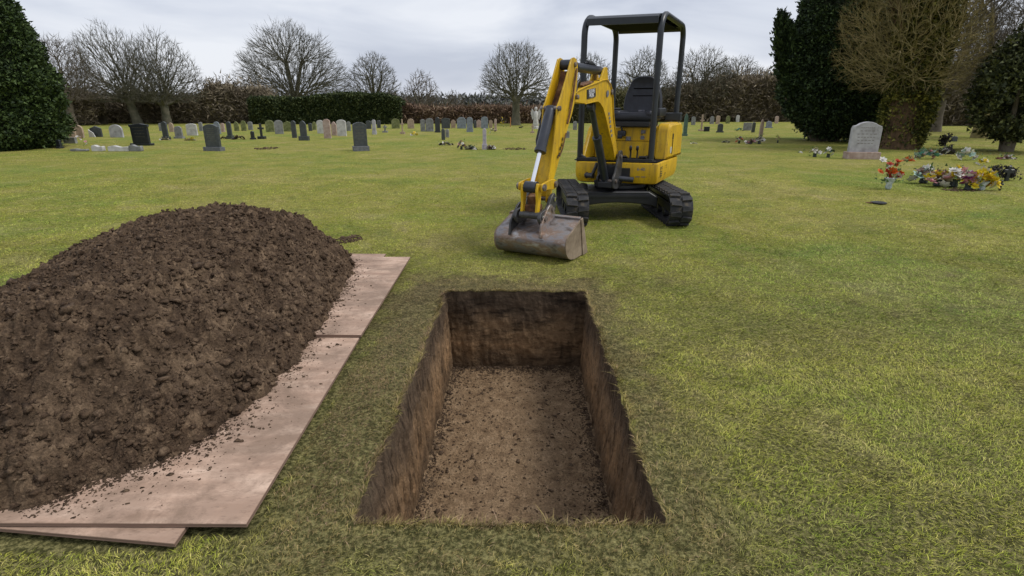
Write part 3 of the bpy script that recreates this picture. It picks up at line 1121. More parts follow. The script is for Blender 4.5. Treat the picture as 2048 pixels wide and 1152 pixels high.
mb = MB()
xl, xr = -0.56, 0.37
arch = [(xl, 0.14)] + [(xl + (xr - xl) * t, 0.14 + 0.065 * math.sin(math.pi * t) ** 0.6) for t in np.linspace(0.06, 0.94, 13)] + [(xr, 0.14), (xr, 0.27), (0.26, 0.335), (-0.45, 0.335), (xl, 0.27)]
mb.prism(arch, -0.42, 0.25, (0, 2, 1), ch=0.01)
mb.box((-0.095, -0.43, 0.285), (0.74, 0.02, 0.035), ch=0.004)
mb.build('cross_frame', M['black_steel'], ex)
mb = MB()
mb.lathe([(0.30, 0.33), (0.32, 0.35), (0.32, 0.385), (0.29, 0.395), (0.29, 0.44)], (0.0, 0.05, 0), 32)
mb.build('slew_ring', M['black_steel'], ex, smooth=40)
# travel motor hump seen behind the left track
mb = MB()
mb.lathe([(0.03, -0.06), (0.085, -0.05), (0.10, 0), (0.085, 0.05), (0.03, 0.06)], (-0.48, -0.1, 0.30), 18, axis=0)
mb.build('travel_motor', M['black_steel'], ex, smooth=50)

# ---- upper body ("house")
def rounded(poly, rad_, n=5):
    out = []
    m = len(poly)
    for i in range(m):
        p, a, b = Vector(poly[i]), Vector(poly[i - 1]), Vector(poly[(i + 1) % m])
        r = rad_[i] if isinstance(rad_, (list, tuple)) else rad_
        if r <= 0:
            out.append(tuple(p))
            continue
        u, v = (a - p).normalized(), (b - p).normalized()
        p0, p1 = p + u * r, p + v * r
        for k in range(n + 1):
            t = k / n
            q = p0 * (1 - t) ** 2 + p * 2 * t * (1 - t) + p1 * t * t
            out.append(tuple(q))
    return out


def loft(mb, layers, cap=True):
    """layers: list of (poly2d, h)"""
    n = len(layers[0][0])
    vs, fs = [], []
    for P_, h in layers:
        vs += [(p[0], p[1], h) for p in P_]
    for l in range(len(layers) - 1):
        for i in range(n):
            j = (i + 1) % n
            fs.append((l * n + i, l * n + j, (l + 1) * n + j, (l + 1) * n + i))
    if cap:
        fs.append(tuple(reversed(range(n))))
        fs.append(tuple((len(layers) - 1) * n + i for i in range(n)))
    mb.add(vs, fs)


def inset(P_, d):
    c = np.mean(np.array(P_), 0)
    out = []
    for p in P_:
        v = np.array(p) - c
        l = np.linalg.norm(v)
        out.append(tuple(c + v * (1 - d / l)))
    return out


foot = rounded([(-0.475, 0.655), (-0.52, -0.62), (0.50, -0.70), (0.535, 0.655)], [0.13, 0.3, 0.25, 0.03], 6)
mb = MB(TH)
loft(mb, [(inset(foot, 0.07), 0.405), (inset(foot, 0.03), 0.42), (inset(foot, 0.008), 0.47), (foot, 0.52), (foot, 0.640), (inset(foot, 0.004), 0.650), (inset(foot, 0.016), 0.655)])
mb.build('body', M['yellow'], ex, smooth=35)
mb = MB(TH)
loft(mb, [(inset(foot, 0.05), 0.653), (inset(foot, 0.05), 0.664)])
mb.build('floor_mat', M['canopy_under'], ex)
mb = MB(TH)
mb.box((0.145, 0.645, 0.535), (0.14, 0.03, 0.12), ch=0.004)  # flat black panel painting the dark inside of an opening
mb.build('recess_dark_panel', M['black_steel'], ex)
mb = MB(TH)
mb.box((-0.02, 0.62, 0.53), (0.24, 0.10, 0.20), ch=0.01)
mb.box((-0.02, 0.70, 0.44), (0.30, 0.16, 0.03), ch=0.005)
mb.box((-0.02, 0.70, 0.62), (0.22, 0.12, 0.03), ch=0.005)
mb.build('boom_mount', M['black_steel'], ex)

# pedestal, panels and tank
def ped(poly, r0, r1, name, mat=M['yellow'], ch=0.012, parent=ex):
    """poly in (f, h) extruded across r"""
    mb = MB(TH)
    mb.prism(poly, r0, r1, (1, 2, 0), ch=ch)
    return mb.build(name, mat, parent, smooth=35)


ped([(0.03, 0.664), (0.03, 0.868), (-0.62, 0.868), (-0.62, 0.664)], -0.44, 0.335, 'pedestal')
ped([(0.018, 0.874), (0.018, 1.035), (-0.60, 1.05), (-0.60, 0.874)], -0.43, 0.335, 'pedestal_panel')
ped([(0.42, 0.664), (0.36, 0.70), (0.13, 1.03), (0.06, 1.07), (-0.55, 1.07), (-0.55, 0.664)], -0.495, -0.445, 'side_panel')
tankp = rounded([(0.16, 0.664), (0.10, 1.09), (-0.62, 1.10), (-0.66, 0.664)], [0.01, 0.09, 0.12, 0.01], 5)
ped(tankp, 0.345, 0.515, 'tank_cover', ch=0.03)
mb = MB(TH)
mb.box((0.519, -0.07, 0.93), (0.006, 0.045, 0.07), ch=0.002)
mb.box((0.519, -0.075, 0.80), (0.006, 0.012, 0.18))
mb.build('cover_latch', M['black_steel'], ex)
mb = MB(TH)
mb.box((0.519, 0.0, 0.77), (0.004, 0.05, 0.075))
mb.build('side_decal', M['decal_white'], ex)
mb = MB(TH)
mb.box((0.30, 0.10, 0.685), (0.12, 0.22, 0.03), ch=0.008)
mb.prism([(0.02, 0.69), (0.02, 0.86), (-0.02, 0.86), (0.10, 0.69)], 0.30, 0.335, (1, 2, 0))
mb.build('foot_rest', M['black_steel'], ex)
mb = MB(TH)
mb.box((-0.01, 0.025, 0.90), (0.06, 0.012, 0.05), ch=0.003)
mb.build('instrument_label', M['decal_grey'], ex)
mb = MB(TH)
mb.box((0.17, 0.026, 0.985), (0.055, 0.012, 0.04), ch=0.003)
mb.box((0.165, 0.026, 0.915), (0.045, 0.012, 0.045), ch=0.003)
mb.build('warning_label', M['decal_grey'], ex)
mb = MB(TH)
mb.box((0.30, 0.026, 0.93), (0.07, 0.012, 0.075), ch=0.003)
mb.build('operator_label', M['amber'], ex)

# seat
seat = add('seat', None, ex, tuple(TH(Vector((0.05, -0.1, 1.06)))))
TS = lambda p: Rh * p.x + Fh_ * p.y + Vector((0, 0, p.z))
mb = MB(TS)
mb.box((0, 0.0, 0.105), (0.49, 0.50, 0.11), ch=0.04)
mb.box((-0.20, 0.02, 0.135), (0.10, 0.46, 0.09), ch=0.035)
mb.box((0.20, 0.02, 0.135), (0.10, 0.46, 0.09), ch=0.035)
mb.build('cushion', M['vinyl'], seat, smooth=60)
mb = MB(TS)
mb.box((0, 0.0, 0.02), (0.42, 0.46, 0.07), ch=0.015)
mb.build('suspension_box', M['black_steel'], seat)
mb = MB(TS)
out = rounded([(-0.245, 0.17), (-0.235, 0.36), (-0.14, 0.60), (0.14, 0.60), (0.235, 0.36), (0.245, 0.17), (0.17, 0.12), (-0.17, 0.12)], [0.04, 0.10, 0.09, 0.09, 0.10, 0.04, 0.05, 0.05], 5)
prof = []
for d, k in ((-0.25, 0.90), (-0.232, 1.0), (-0.19, 1.0), (-0.170, 0.94), (-0.185, 0.74), (-0.19, 0.5)):
    prof.append([((x) * k, d - 0.10 * (z - 0.12), (z - 0.36) * k + 0.36) for x, z in out])
n = len(out)
vs = [p for L_ in prof for p in L_]
fs = []
for l in range(len(prof) - 1):
    for i in range(n):
        j = (i + 1) % n
        fs.append((l * n + i, l * n + j, (l + 1) * n + j, (l + 1) * n + i))
fs.append(tuple(range(n)))
fs.append(tuple((len(prof) - 1) * n + i for i in range(n)))
mb.add(vs, fs)
bk = mb.build('backrest', M['vinyl'], seat, smooth=50)
for zz in (0.27, 0.36, 0.45):
    mb = MB(TS)
    mb.tube([(-0.13, -0.192 - 0.10 * (zz - 0.12) + 0.005, zz), (0.13, -0.192 - 0.10 * (zz - 0.12) + 0.005, zz)], 0.006, 6)
    mb.build('seam', M['canopy_under'], bk)
for sx in (-1, 1):
    mb = MB(TS)
    mb.box((0.285 * sx, 0.02, 0.16), (0.075, 0.34, 0.10), ch=0.02)
    c = mb.build('console', M['black_steel'], seat, smooth=50)
    mb = MB(TS)
    mb.tube([(0.285 * sx, 0.14, 0.20), (0.29 * sx, 0.16, 0.28), (0.285 * sx, 0.20, 0.34)], [0.010, 0.010, 0.010], 8)
    mb.lathe([(0.012, 0), (0.022, 0.02), (0.024, 0.06), (0.018, 0.09), (0.008, 0.10)], (0.285 * sx, 0.20, 0.32), 10)
    mb.build('joystick', M['black_steel'], c, smooth=50)
mb = MB(TS)
mb.box((0.0, -0.17, 0.175), (0.08, 0.01, 0.022), ch=0.003)
mb.build('belt_buckle', M['decal_grey'], seat)
# travel levers and pedals
for r in (0.12, 0.20):
    mb = MB(TH)
    mb.tube([(r, 0.36, 0.665), (r, 0.34, 0.74), (r + 0.005, 0.37, 0.80)], 0.009, 8)
    mb.lathe([(0.012, 0), (0.017, 0.01), (0.017, 0.045), (0.008, 0.055)], (r + 0.005, 0.37, 0.78), 10)
    mb.build('travel_lever', M['black_steel'], ex, smooth=50)
for r in (0.05, 0.28):
    mb = MB(TH)
    mb.box((r, 0.36, 0.69), (0.08, 0.12, 0.02), Matrix.Rotation(R_(20), 3, 'X'), ch=0.004)
    mb.build('pedal', M['black_steel'], ex)
mb = MB(TH)
mb.tube([(-0.09, 0.06, 1.11), (-0.085, 0.10, 1.05), (-0.08, 0.08, 1.0)], 0.012, 8)
mb.box((-0.08, 0.075, 0.965), (0.10, 0.06, 0.07), ch=0.018)
mb.box((-0.10, 0.085, 0.925), (0.06, 0.05, 0.05), ch=0.015)
mb.build('safety_lever', M['vinyl'], ex, smooth=50)
mb = MB(TH)
mb.tube([(-0.22, 0.07, 1.03), (-0.25, 0.12, 0.93), (-0.24, 0.13, 0.85), (-0.25, 0.2, 0.70)], 0.008, 6)
mb.tube([(-0.29, 0.07, 1.03), (-0.26, 0.13, 0.93), (-0.25, 0.14, 0.80)], 0.007, 6)
mb.build('hose', M['black_steel'], ex, smooth=50)
mb = MB(TH)
mb.box((0.42, -0.45, 1.16), (0.20, 0.10, 0.10), ch=0.01)
mb.build('filler_housing', M['hedge'] if False else M['canopy'], ex)

# canopy: two side hoops, roof sheet, front cross bars
can = add('canopy', None, ex, tuple(TH(Vector((0, 0, 0.66)))))
TC = lambda p: Rh * p.x + Fh_ * p.y + Vector((0, 0, p.z))


def arc(c, r, a0, a1, n=7):
    return [(c[0] + r * math.cos(R_(a0 + (a1 - a0) * i / n)), c[1] + r * math.sin(R_(a0 + (a1 - a0) * i / n))) for i in range(n + 1)]


H_ = 1.61
for sx in (-1, 1):
    r = 0.4232 * sx
    pl = [(0.575, 0.0)] + [(0.575, H_ * 0.5)] + arc((0.575 - 0.21, H_ - 0.21), 0.21, 0, 90) + arc((-0.575 + 0.15, H_ - 0.17), 0.155, 90, 180) + [(-0.575, H_ * 0.5), (-0.575, 0.0)]
    # the square-section tube is a four sided sweep with rounded corners
    mb = MB(TC)
    mb.tube([(r, a, b) for a, b in pl], 0.034, 8)
    mb.build('hoop', M['canopy'], can, smooth=50)
    for f_ in (0.575, -0.575):
        mb = MB(TC)
        mb.box((r, f_, 0.012), (0.10, 0.10, 0.014), ch=0.003)
        mb.build('foot_plate', M['black_steel'], can)
roofp = [(0.60, H_ - 0.11), (0.60, H_ - 0.04), (0.55, H_ - 0.012), (0.40, H_ + 0.012), (-0.40, H_ + 0.004), (-0.57, H_ - 0.03), (-0.60, H_ - 0.075),
         (-0.585, H_ - 0.08), (-0.55, H_ - 0.045), (-0.39, H_ - 0.014), (0.39, H_ - 0.010), (0.54, H_ - 0.032), (0.575, H_ - 0.05), (0.585, H_ - 0.11)]
mb = MB(TC)
mb.prism(roofp, -0.395, 0.395, (1, 2, 0))
roof = mb.build('roof', M['canopy'], can, smooth=40)
for f in (0.35, 0.0, -0.35):
    mb = MB(TC)
    mb.box((0, f, H_ - 0.03), (0.80, 0.05, 0.03), ch=0.006)
    mb.build('roof_beam', M['canopy_under'], can)
mb = MB(TC)
mb.box((0, 0, H_ - 0.055), (0.74, 1.02, 0.012), ch=0.003)
mb.build('headlining', M['canopy_under'], can)
mb = MB(TC)
mb.box((0, 0.60, 0.018), (0.90, 0.045, 0.045), ch=0.008)
mb.build('front_rail', M['black_steel'], can)
mb = MB(TC)
mb.tube([(-0.42, 0.575, 0.10), (-0.40, 0.585, 0.055), (-0.35, 0.595, 0.03)], 0.02, 8)
mb.build('corner_gusset', M['black_steel'], can, smooth=50)
mb = MB(TC)
mb.box((0, -0.575, 0.53), (0.86, 0.03, 0.035), ch=0.006)
mb.build('rear_rail', M['black_steel'], can)

# decals on the body
TF = lambda r0, h0: (lambda x, y, z: TH(Vector((r0 + x, 0.6565 + z, h0 + y))))
text_obj('6-40', 'model_lettering', M['decal_grey'], ex, TF(0.34, 0.585), 0.052)
text_obj('ooo  ooo', 'small_lettering', M['decal_grey'], ex, TF(0.34, 0.500), 0.030)


def side_pt(x, y, z):
    # right flank: from (0.535,0.655) to (0.50,-0.70)
    t = x
    return TH(Vector((0.5345 - 0.0258 * t + z, 0.64 - t, y)))


mb = MB()
for (x, y, w, h) in ((0.17, 0.60, 0.12, 0.010), (0.17, 0.582, 0.09, 0.008), (0.17, 0.55, 0.07, 0.012), (0.17, 0.525, 0.10, 0.012), (0.18, 0.50, 0.08, 0.010), (0.115, 0.54, 0.008, 0.11), (0.135, 0.487, 0.05, 0.006), (0.43, 0.60, 0.05, 0.008), (0.45, 0.575, 0.06, 0.006), (0.40, 0.51, 0.03, 0.012), (0.37, 0.498, 0.025, 0.006)):
    vs = [side_pt(x - w / 2, y - h / 2, 0.001), side_pt(x + w / 2, y - h / 2, 0.001), side_pt(x + w / 2, y + h / 2, 0.001), side_pt(x - w / 2, y + h / 2, 0.001)]
    vs += [side_pt(x - w / 2, y - h / 2, 0.003), side_pt(x + w / 2, y - h / 2, 0.003), side_pt(x + w / 2, y + h / 2, 0.003), side_pt(x - w / 2, y + h / 2, 0.003)]
    mb.add(vs, [(0, 1, 2, 3), (4, 5, 6, 7), (0, 1, 5, 4), (1, 2, 6, 5), (2, 3, 7, 6), (3, 0, 4, 7)])
mb.build('load_chart_decal', M['decal_black'], ex)

# ---- swing bracket
br = add('swing_bracket', None, ex, tuple(TB(Vector((-0.3, 0, 0.5)))))
TBr = lambda p: TB(p) - TB(Vector((-0.3, 0, 0.5)))
for off in (-0.105, 0.085):
    mb = MB(TBr)
    mb.prism(rounded([(-0.45, 0.60), (-0.415, 0.80), (-0.31, 0.80), (-0.20, 0.56), (-0.13, 0.50), (-0.15, 0.385), (-0.30, 0.36), (-0.42, 0.42)], 0.03, 3), off, off + 0.022, (0, 2, 1), ch=0.003)
    mb.build('side_plate', M['hitch'] if off > 0 else M['black_steel'], br)
mb = MB(TBr)
mb.box((-0.36, 0, 0.52), (0.13, 0.18, 0.22), ch=0.01)
mb.box((-0.22, 0, 0.42), (0.16, 0.17, 0.07), ch=0.01)
mb.build('casting', M['black_steel'], br)
for s_, h_ in ((-0.35, 0.735), (-0.21, 0.46)):
    mb = MB(TBr)
    mb.lathe([(0.012, -0.125), (0.024, -0.12), (0.024, 0.12), (0.012, 0.125)], (s_, 0, h_), 14, axis=1)
    mb.build('pin', M['pin'], br, smooth=40)
mb = MB(TH)
mb.tube([(0.02, 0.74, 0.475), (0.13, 0.72, 0.48)], 0.017, 10)
mb.tube([(0.11, 0.725, 0.48), (0.27, 0.69, 0.465)], 0.032, 12)
mb.build('swing_cylinder', M['cyl'], ex, smooth=40)
mb = MB(TH)
mb.tube([(-0.30, 0.70, 0.50), (-0.20, 0.72, 0.50)], [0.03, 0.032], 12)
mb.tube([(-0.31, 0.695, 0.50), (-0.285, 0.70, 0.50)], [0.018, 0.04], 12)
mb.tube([(-0.22, 0.70, 0.50), (-0.19, 0.70, 0.58), (-0.17, 0.68, 0.65)], 0.02, 8)
mb.tube([(-0.14, 0.70, 0.48), (-0.145, 0.71, 0.56), (-0.15, 0.69, 0.64)], 0.012, 8)
mb.build('hose_bundle', M['hitch'], ex, smooth=40)

# ---- boom
bo = add('boom', None, ex, tuple(TB(Vector((-0.35, 0, 0.735)))))
TBo = lambda p: TB(p) - TB(Vector((-0.35, 0, 0.735)))
boomp = [(-0.40, 0.72), (-0.365, 0.78), (-0.246, 0.985), (-0.140, 1.185), (-0.085, 1.36), (-0.045, 1.45), (0.02, 1.515), (0.133, 1.560), (0.27, 1.548), (0.410, 1.522), (0.744, 1.468), (0.92, 1.432), (0.99, 1.405), (1.005, 1.365), (0.96, 1.325),
         (0.728, 1.315), (0.50, 1.335), (0.387, 1.343), (0.309, 1.325), (0.216, 1.275), (0.12, 1.18), (0.026, 1.065), (-0.160, 0.858), (-0.255, 0.722), (-0.30, 0.69), (-0.37, 0.69)]
mb = MB(TBo)
mb.prism(boomp, -0.06, 0.06, (0, 2, 1), ch=0.006)
mb.build('box_section', M['yellow'], bo, smooth=35)
# flange rims along the upper edge
mb = MB(TBo)
for off in (-0.066, 0.066):
    mb.tube([(a, off, b) for a, b in boomp[2:13]], 0.007, 6)
    mb.tube([(a, off, b) for a, b in boomp[15:24]], 0.006, 6)
mb.build('flange', M['yellow'], bo, smooth=50)
mb = MB(TBo)
mb.prism(rounded([(0.08, 1.55), (0.13, 1.68), (0.20, 1.68), (0.33, 1.54)], 0.02, 3), -0.062, -0.042, (0, 2, 1), ch=0.002)
mb.prism(rounded([(0.08, 1.55), (0.13, 1.68), (0.20, 1.68), (0.33, 1.54)], 0.02, 3), 0.042, 0.062, (0, 2, 1), ch=0.002)
mb.build('cylinder_lug', M['yellow'], bo)
mb = MB(TBo)
mb.box((0.62, 0, 1.505), (0.30, 0.10, 0.014), Matrix.Rotation(R_(9), 3, 'Y'), ch=0.003)
mb.build('worn_top_plate', M['rust'], bo)
# logo plate
ang = math.atan2(1.468 - 1.522, 0.744 - 0.41)


def boomside(cx, cz, rot=0.0, off=0.0665):
    ca, sa = math.cos(rot), math.sin(rot)
    return lambda x, y, z: TBo(Vector((cx - (x * ca - y * sa), off + z, cz + x * sa + y * ca)))


fnb = boomside(0.565, 1.415, 0.10)
mb = MB()
hw, hh = 0.115, 0.043
cs = [(-hw, -hh), (hw - 0.01, -hh), (hw, -hh + 0.02), (hw - 0.01, hh), (-hw, hh)]
vs = [fnb(x, y, -0.004) for x, y in cs] + [fnb(x, y, 0.0008) for x, y in cs]
mb.add(vs, [(0, 1, 2, 3, 4), (5, 6, 7, 8, 9)] + [(i, (i + 1) % 5, 5 + (i + 1) % 5, 5 + i) for i in range(5)])
lp = mb.build('logo_plate', M['decal_black'], bo)
fn1 = boomside(0.565, 1.434, 0.10, 0.0682)
fn2 = boomside(0.565, 1.396, 0.10, 0.0682)
text_obj('ELJHRE', 'logo_lettering', M['decal_white'], lp, fn1, 0.052)
text_obj('MLIJBL', 'logo_lettering', M['decal_white'], lp, fn2, 0.046)
mb = MB(TBo)
mb.lathe([(0.03, 0.060), (0.036, 0.0675), (0.012, 0.0685)], (0.095, 0, 1.42), 20, axis=1)
mb.build('round_badge', M['decal_grey'], bo)
for i, (a, b) in enumerate([(-0.02, 1.235), (-0.045, 1.19), (-0.07, 1.15), (-0.09, 1.10), (-0.12, 1.05), (-0.15, 1.0)]):
    mb = MB(TBo)
    mb.box((a + 0.03, 0.0625, b - 0.02), (0.035, 0.006, 0.028), ch=0.001)
    mb.build('worn_decal', M['decal_grey'], bo)
mb = MB(TBo)
mb.lathe([(0.012, -0.078), (0.030, -0.074), (0.030, 0.074), (0.012, 0.078)], (-0.04, 0, 1.44), 12, axis=1)
mb.build('hose_clamp', M['pin'], bo, smooth=40)

# boom cylinder
def ram(name, a, b, r, rr, split, parent, T, collar=True, rodmat=None):
    a, b = Vector(a), Vector(b)
    m_ = a.lerp(b, split)
    u = (b - a).normalized()
    root = add(name, None, parent, tuple(T(a)))
    T2 = lambda p: T(p) - T(a)
    mb = MB(T2)
    mb.tube([a + u * 0.01, a + u * 0.04, m_ - u * 0.03, m_ - u * 0.028, m_, m_ + u * 0.004], [r * 0.9, r, r, r * 1.14, r * 1.14, r * 0.8], 16)
    mb.build('barrel', M['cyl'], root, smooth=40)
    mb = MB(T2)
    mb.tube([m_, b - u * 0.03], rr, 12)
    mb.build('rod', rodmat or M['chrome'], root, smooth=40)
    for p in (a, b):
        mb = MB(T2)
        mb.lathe([(rr * 0.9, -0.035), (rr * 1.5, -0.033), (rr * 1.5, 0.033), (rr * 0.9, 0.035)], tuple(p), 14, axis=1)
        mb.build('eye', M['cyl'], root, smooth=40)
    return root


ram('boom_cylinder', (-0.21, -0.02, 0.46), (0.335, -0.02, 1.285), 0.046, 0.032, 0.62, ex, TB, rodmat=M['cyl'])
ram('stick_cylinder', (0.165, 0, 1.645), (1.02, 0, 1.645), 0.043, 0.019, 0.84, ex, TB)
mb = MB(TB)
mb.tube([(0.40, 0, 1.70), (0.55, 0, 1.705)], 0.018, 8)
mb.tube([(0.33, 0.0, 1.69), (0.45, 0.0, 1.715), (0.62, 0.0, 1.695)], 0.010, 8)
mb.build('hose_fitting', M['black_steel'], ex, smooth=40)

# ---- stick (dipper arm)
st = add('stick', None, ex, tuple(TB(Vector((0.97, 0, 1.38)))))
TSt = lambda p: TB(p) - TB(Vector((0.97, 0, 1.38)))
plate = [(1.055, 1.715), (1.00, 1.705), (0.965, 1.65), (0.958, 1.58), (0.968, 1.477), (0.985, 1.38), (1.057, 1.235), (1.172, 1.065), (1.344, 0.797), (1.444, 0.650), (1.475, 0.52), (1.53, 0.45), (1.575, 0.48), (1.575, 0.60), (1.50, 0.80), (1.455, 0.98), (1.42, 1.12), (1.405, 1.20), (1.395, 1.285), (1.35, 1.335), (1.225, 1.515), (1.11, 1.70)]
for off in (-0.073, 0.060):
    mb = MB(TSt)
    mb.prism(plate, off, off + 0.014, (0, 2, 1), ch=0.002)
    sp = mb.build('side_plate', M['yellow'], st, smooth=35)
core = [(0.99, 1.56), (1.0, 1.45), (1.075, 1.24), (1.19, 1.07), (1.36, 0.80), (1.45, 0.67), (1.49, 0.55), (1.545, 0.52), (1.55, 0.60), (1.48, 0.80), (1.435, 0.98), (1.395, 1.12), (1.33, 1.20), (1.15, 1.45), (1.06, 1.60)]
mb = MB(TSt)
mb.prism(core[2:13], -0.0605, 0.0605, (0, 2, 1))
mb.build('box_section', M['yellow'], st, smooth=35)
mb = MB(TSt)
mb.prism([(1.00, 1.60), (1.0, 1.47), (1.07, 1.262), (1.27, 1.262), (1.12, 1.45), (1.05, 1.60)], -0.060, 0.060, (0, 2, 1))
mb.build('rusty_channel', M['rust'], st, smooth=35)
mb = MB(TSt)
mb.lathe([(0.02, -0.067), (0.045, -0.066), (0.045, 0.066), (0.02, 0.067)], (1.035, 0, 1.655), 18, axis=1)
mb.build('head_bush', M['cyl'], st, smooth=40)
for s_, h_, w in ((0.985, 1.375, 0.105), (1.375, 1.275, 0.10), (1.035, 1.655, 0.09), (1.53, 0.50, 0.115)):
    mb = MB(TSt)
    mb.lathe([(0.014, -w), (0.022, -w + 0.004), (0.022, w - 0.004), (0.014, w)], (s_, 0, h_), 12, axis=1)
    mb.build('pin', M['pin'], st, smooth=40)
for pts, r in (([(1.02, 0.088, 1.62), (1.07, 0.092, 1.50), (1.10, 0.092, 1.36), (1.16, 0.092, 1.22), (1.20, 0.09, 1.14)], 0.009), ([(1.05, 0.088, 1.53), (1.09, 0.092, 1.42), (1.15, 0.09, 1.27)], 0.007),
               ([(1.22, 0.088, 1.06), (1.29, 0.09, 0.93), (1.35, 0.088, 0.86)], 0.006)):
    mb = MB(TSt)
    mb.tube(pts, r, 7)
    mb.build('hose', M['rust'], st, smooth=50)
mb = MB(TSt)
mb.tube([(1.02, -0.10, 1.45), (1.15, -0.12, 1.30), (1.30, -0.13, 1.15), (1.40, -0.12, 1.00), (1.42, -0.10, 0.93)], 0.013, 8)
mb.tube([(1.0, -0.10, 1.43), (1.12, -0.135, 1.22), (1.26, -0.135, 1.06), (1.36, -0.12, 0.94)], 0.011, 8)
mb.tube([(0.86, -0.07, 1.43), (0.93, -0.09, 1.50), (1.0, -0.09, 1.45)], 0.012, 8)
mb.build('hose_bundle', M['black_steel'], st, smooth=50)
mb = MB(TSt)
mb.tube([(0.80, 0.02, 1.47), (0.86, 0.055, 1.53), (0.93, 0.06, 1.50), (0.96, 0.058, 1.40)], 0.013, 8)
mb.tube([(0.82, 0.0, 1.47), (0.87, 0.03, 1.515), (0.93, 0.03, 1.48)], 0.012, 8)
mb.build('jumper_hose', M['black_steel'], st, smooth=50)
for i, (a, b) in enumerate([(1.25, 1.01), (1.265, 0.96), (1.30, 0.93), (1.32, 0.88), (1.345, 0.86)]):
    mb = MB(TSt)
    mb.box((a + 0.03, 0.0835, b), (0.018, 0.004, 0.03), ch=0.001)
    mb.build('worn_decal', M['decal_black'], st)

ram('bucket_cylinder', (1.375, 0, 1.275), (1.735, 0, 0.625), 0.047, 0.019, 0.56, ex, TB)

# ---- bucket linkage
lk = add('bucket_linkage', None, ex, tuple(TB(Vector((1.735, 0, 0.625)))))
TL = lambda p: TB(p) - TB(Vector((1.735, 0, 0.625)))
for off in (-0.118, 0.102):
    mb = MB(TL)
    mb.prism(rounded([(1.765, 0.66), (1.765, 0.59), (1.66, 0.60), (1.50, 0.585), (1.46, 0.62), (1.49, 0.675), (1.60, 0.68)], 0.02, 3), off, off + 0.018, (0, 2, 1), ch=0.003)
    mb.build('side_link', M['yellow'], lk, smooth=35)
for off in (-0.085, 0.060):
    mb = MB(TL)
    mb.prism(rounded([(1.70, 0.65), (1.77, 0.665), (1.785, 0.60), (1.77, 0.50), (1.795, 0.37), (1.745, 0.36), (1.72, 0.48), (1.70, 0.58)], 0.018, 3), off, off + 0.024, (0, 2, 1), ch=0.004)
    mb.build('tipping_link', M['yellow'], lk, smooth=35)
mb = MB(TL)
mb.lathe([(0.02, -0.058), (0.05, -0.056), (0.05, 0.056), (0.02, 0.058)], (1.735, 0, 0.625), 18, axis=1)
mb.build('link_boss', M['cyl'], lk, smooth=40)
for s_, h_, w in ((1.735, 0.628, 0.14), (1.50, 0.63, 0.14)):
    for sg in (-1, 1):
        mb = MB(TL)
        mb.lathe([(0.012, sg * w), (0.030, sg * (w - 0.005)), (0.030, sg * (w - 0.025)), (0.012, sg * (w - 0.028))], (s_, 0, h_), 14, axis=1)
        mb.build('pin', M['pin'], lk, smooth=40)
mb = MB(TL)
mb.tube([(1.775, -0.085, 0.385), (1.775, 0.10, 0.385)], 0.032, 14)
mb.build('cross_pin', M['hitch'], lk, smooth=40)
mb = MB(TL)
mb.box((1.66, -0.01, 0.50), (0.07, 0.10, 0.10), Matrix.Rotation(R_(20), 3, 'Y'), ch=0.01)
mb.box((1.68, -0.01, 0.42), (0.12, 0.13, 0.09), ch=0.01)
mb.build('hitch_body', M['rust'], lk)
for off in (-0.135, 0.10):
    mb = MB(TL)
    mb.prism(rounded([(1.47, 0.47), (1.52, 0.56), (1.58, 0.54), (1.66, 0.44), (1.80, 0.42), (1.83, 0.36), (1.77, 0.30), (1.60, 0.31), (1.52, 0.38)], 0.025, 3), off, off + 0.03, (0, 2, 1), ch=0.004)
    mb.build('hitch_plate', M['hitch'], lk, smooth=35)
mb = MB(TL)
for s_, h_ in ((1.77, 0.375), (1.53, 0.50)):
    mb.lathe([(0.01, 0.128), (0.020, 0.137), (0.020, 0.14), (0.008, 0.142)], (s_, 0, h_), 10, axis=1)
mb.build('bolt', M['chrome'], lk, smooth=40)

# ---- bucket
bu = add('bucket', None, ex, tuple(TB(Vector((1.65, 0.03, 0.0)))))
TBu = lambda p: TB(p) - TB(Vector((1.65, 0.03, 0.0)))
bz = 0.006
prof = [(1.50, 0.335), (1.62, 0.292), (1.735, 0.248)]
prof += [(1.745 + 0.088 * math.sin(t), 0.245 - 0.09 + 0.09 * math.cos(t)) for t in np.linspace(0.25, 1.57, 6)]
prof += [(1.833, 0.13), (1.815, 0.078), (1.775, 0.036), (1.72, 0.012), (1.65, 0.003), (1.38, 0.0)]
prof = [(a, b + bz) for a, b in prof]
inn = []
for i, p in enumerate(prof):
    a = np.array(prof[max(0, i - 1)])
    b = np.array(prof[min(len(prof) - 1, i + 1)])
    t = (b - a) / np.linalg.norm(b - a)
    nn = np.array([-t[1], t[0]])
    q = np.array(p) - 0.012 * np.array([t[1], -t[0]]) * (-1)
    inn.append(tuple(np.array(p) + 0.012 * np.array([t[1], -t[0]])))
WL, WR = -0.315, 0.375
shell = prof + inn[::-1]
mb = MB(TBu)
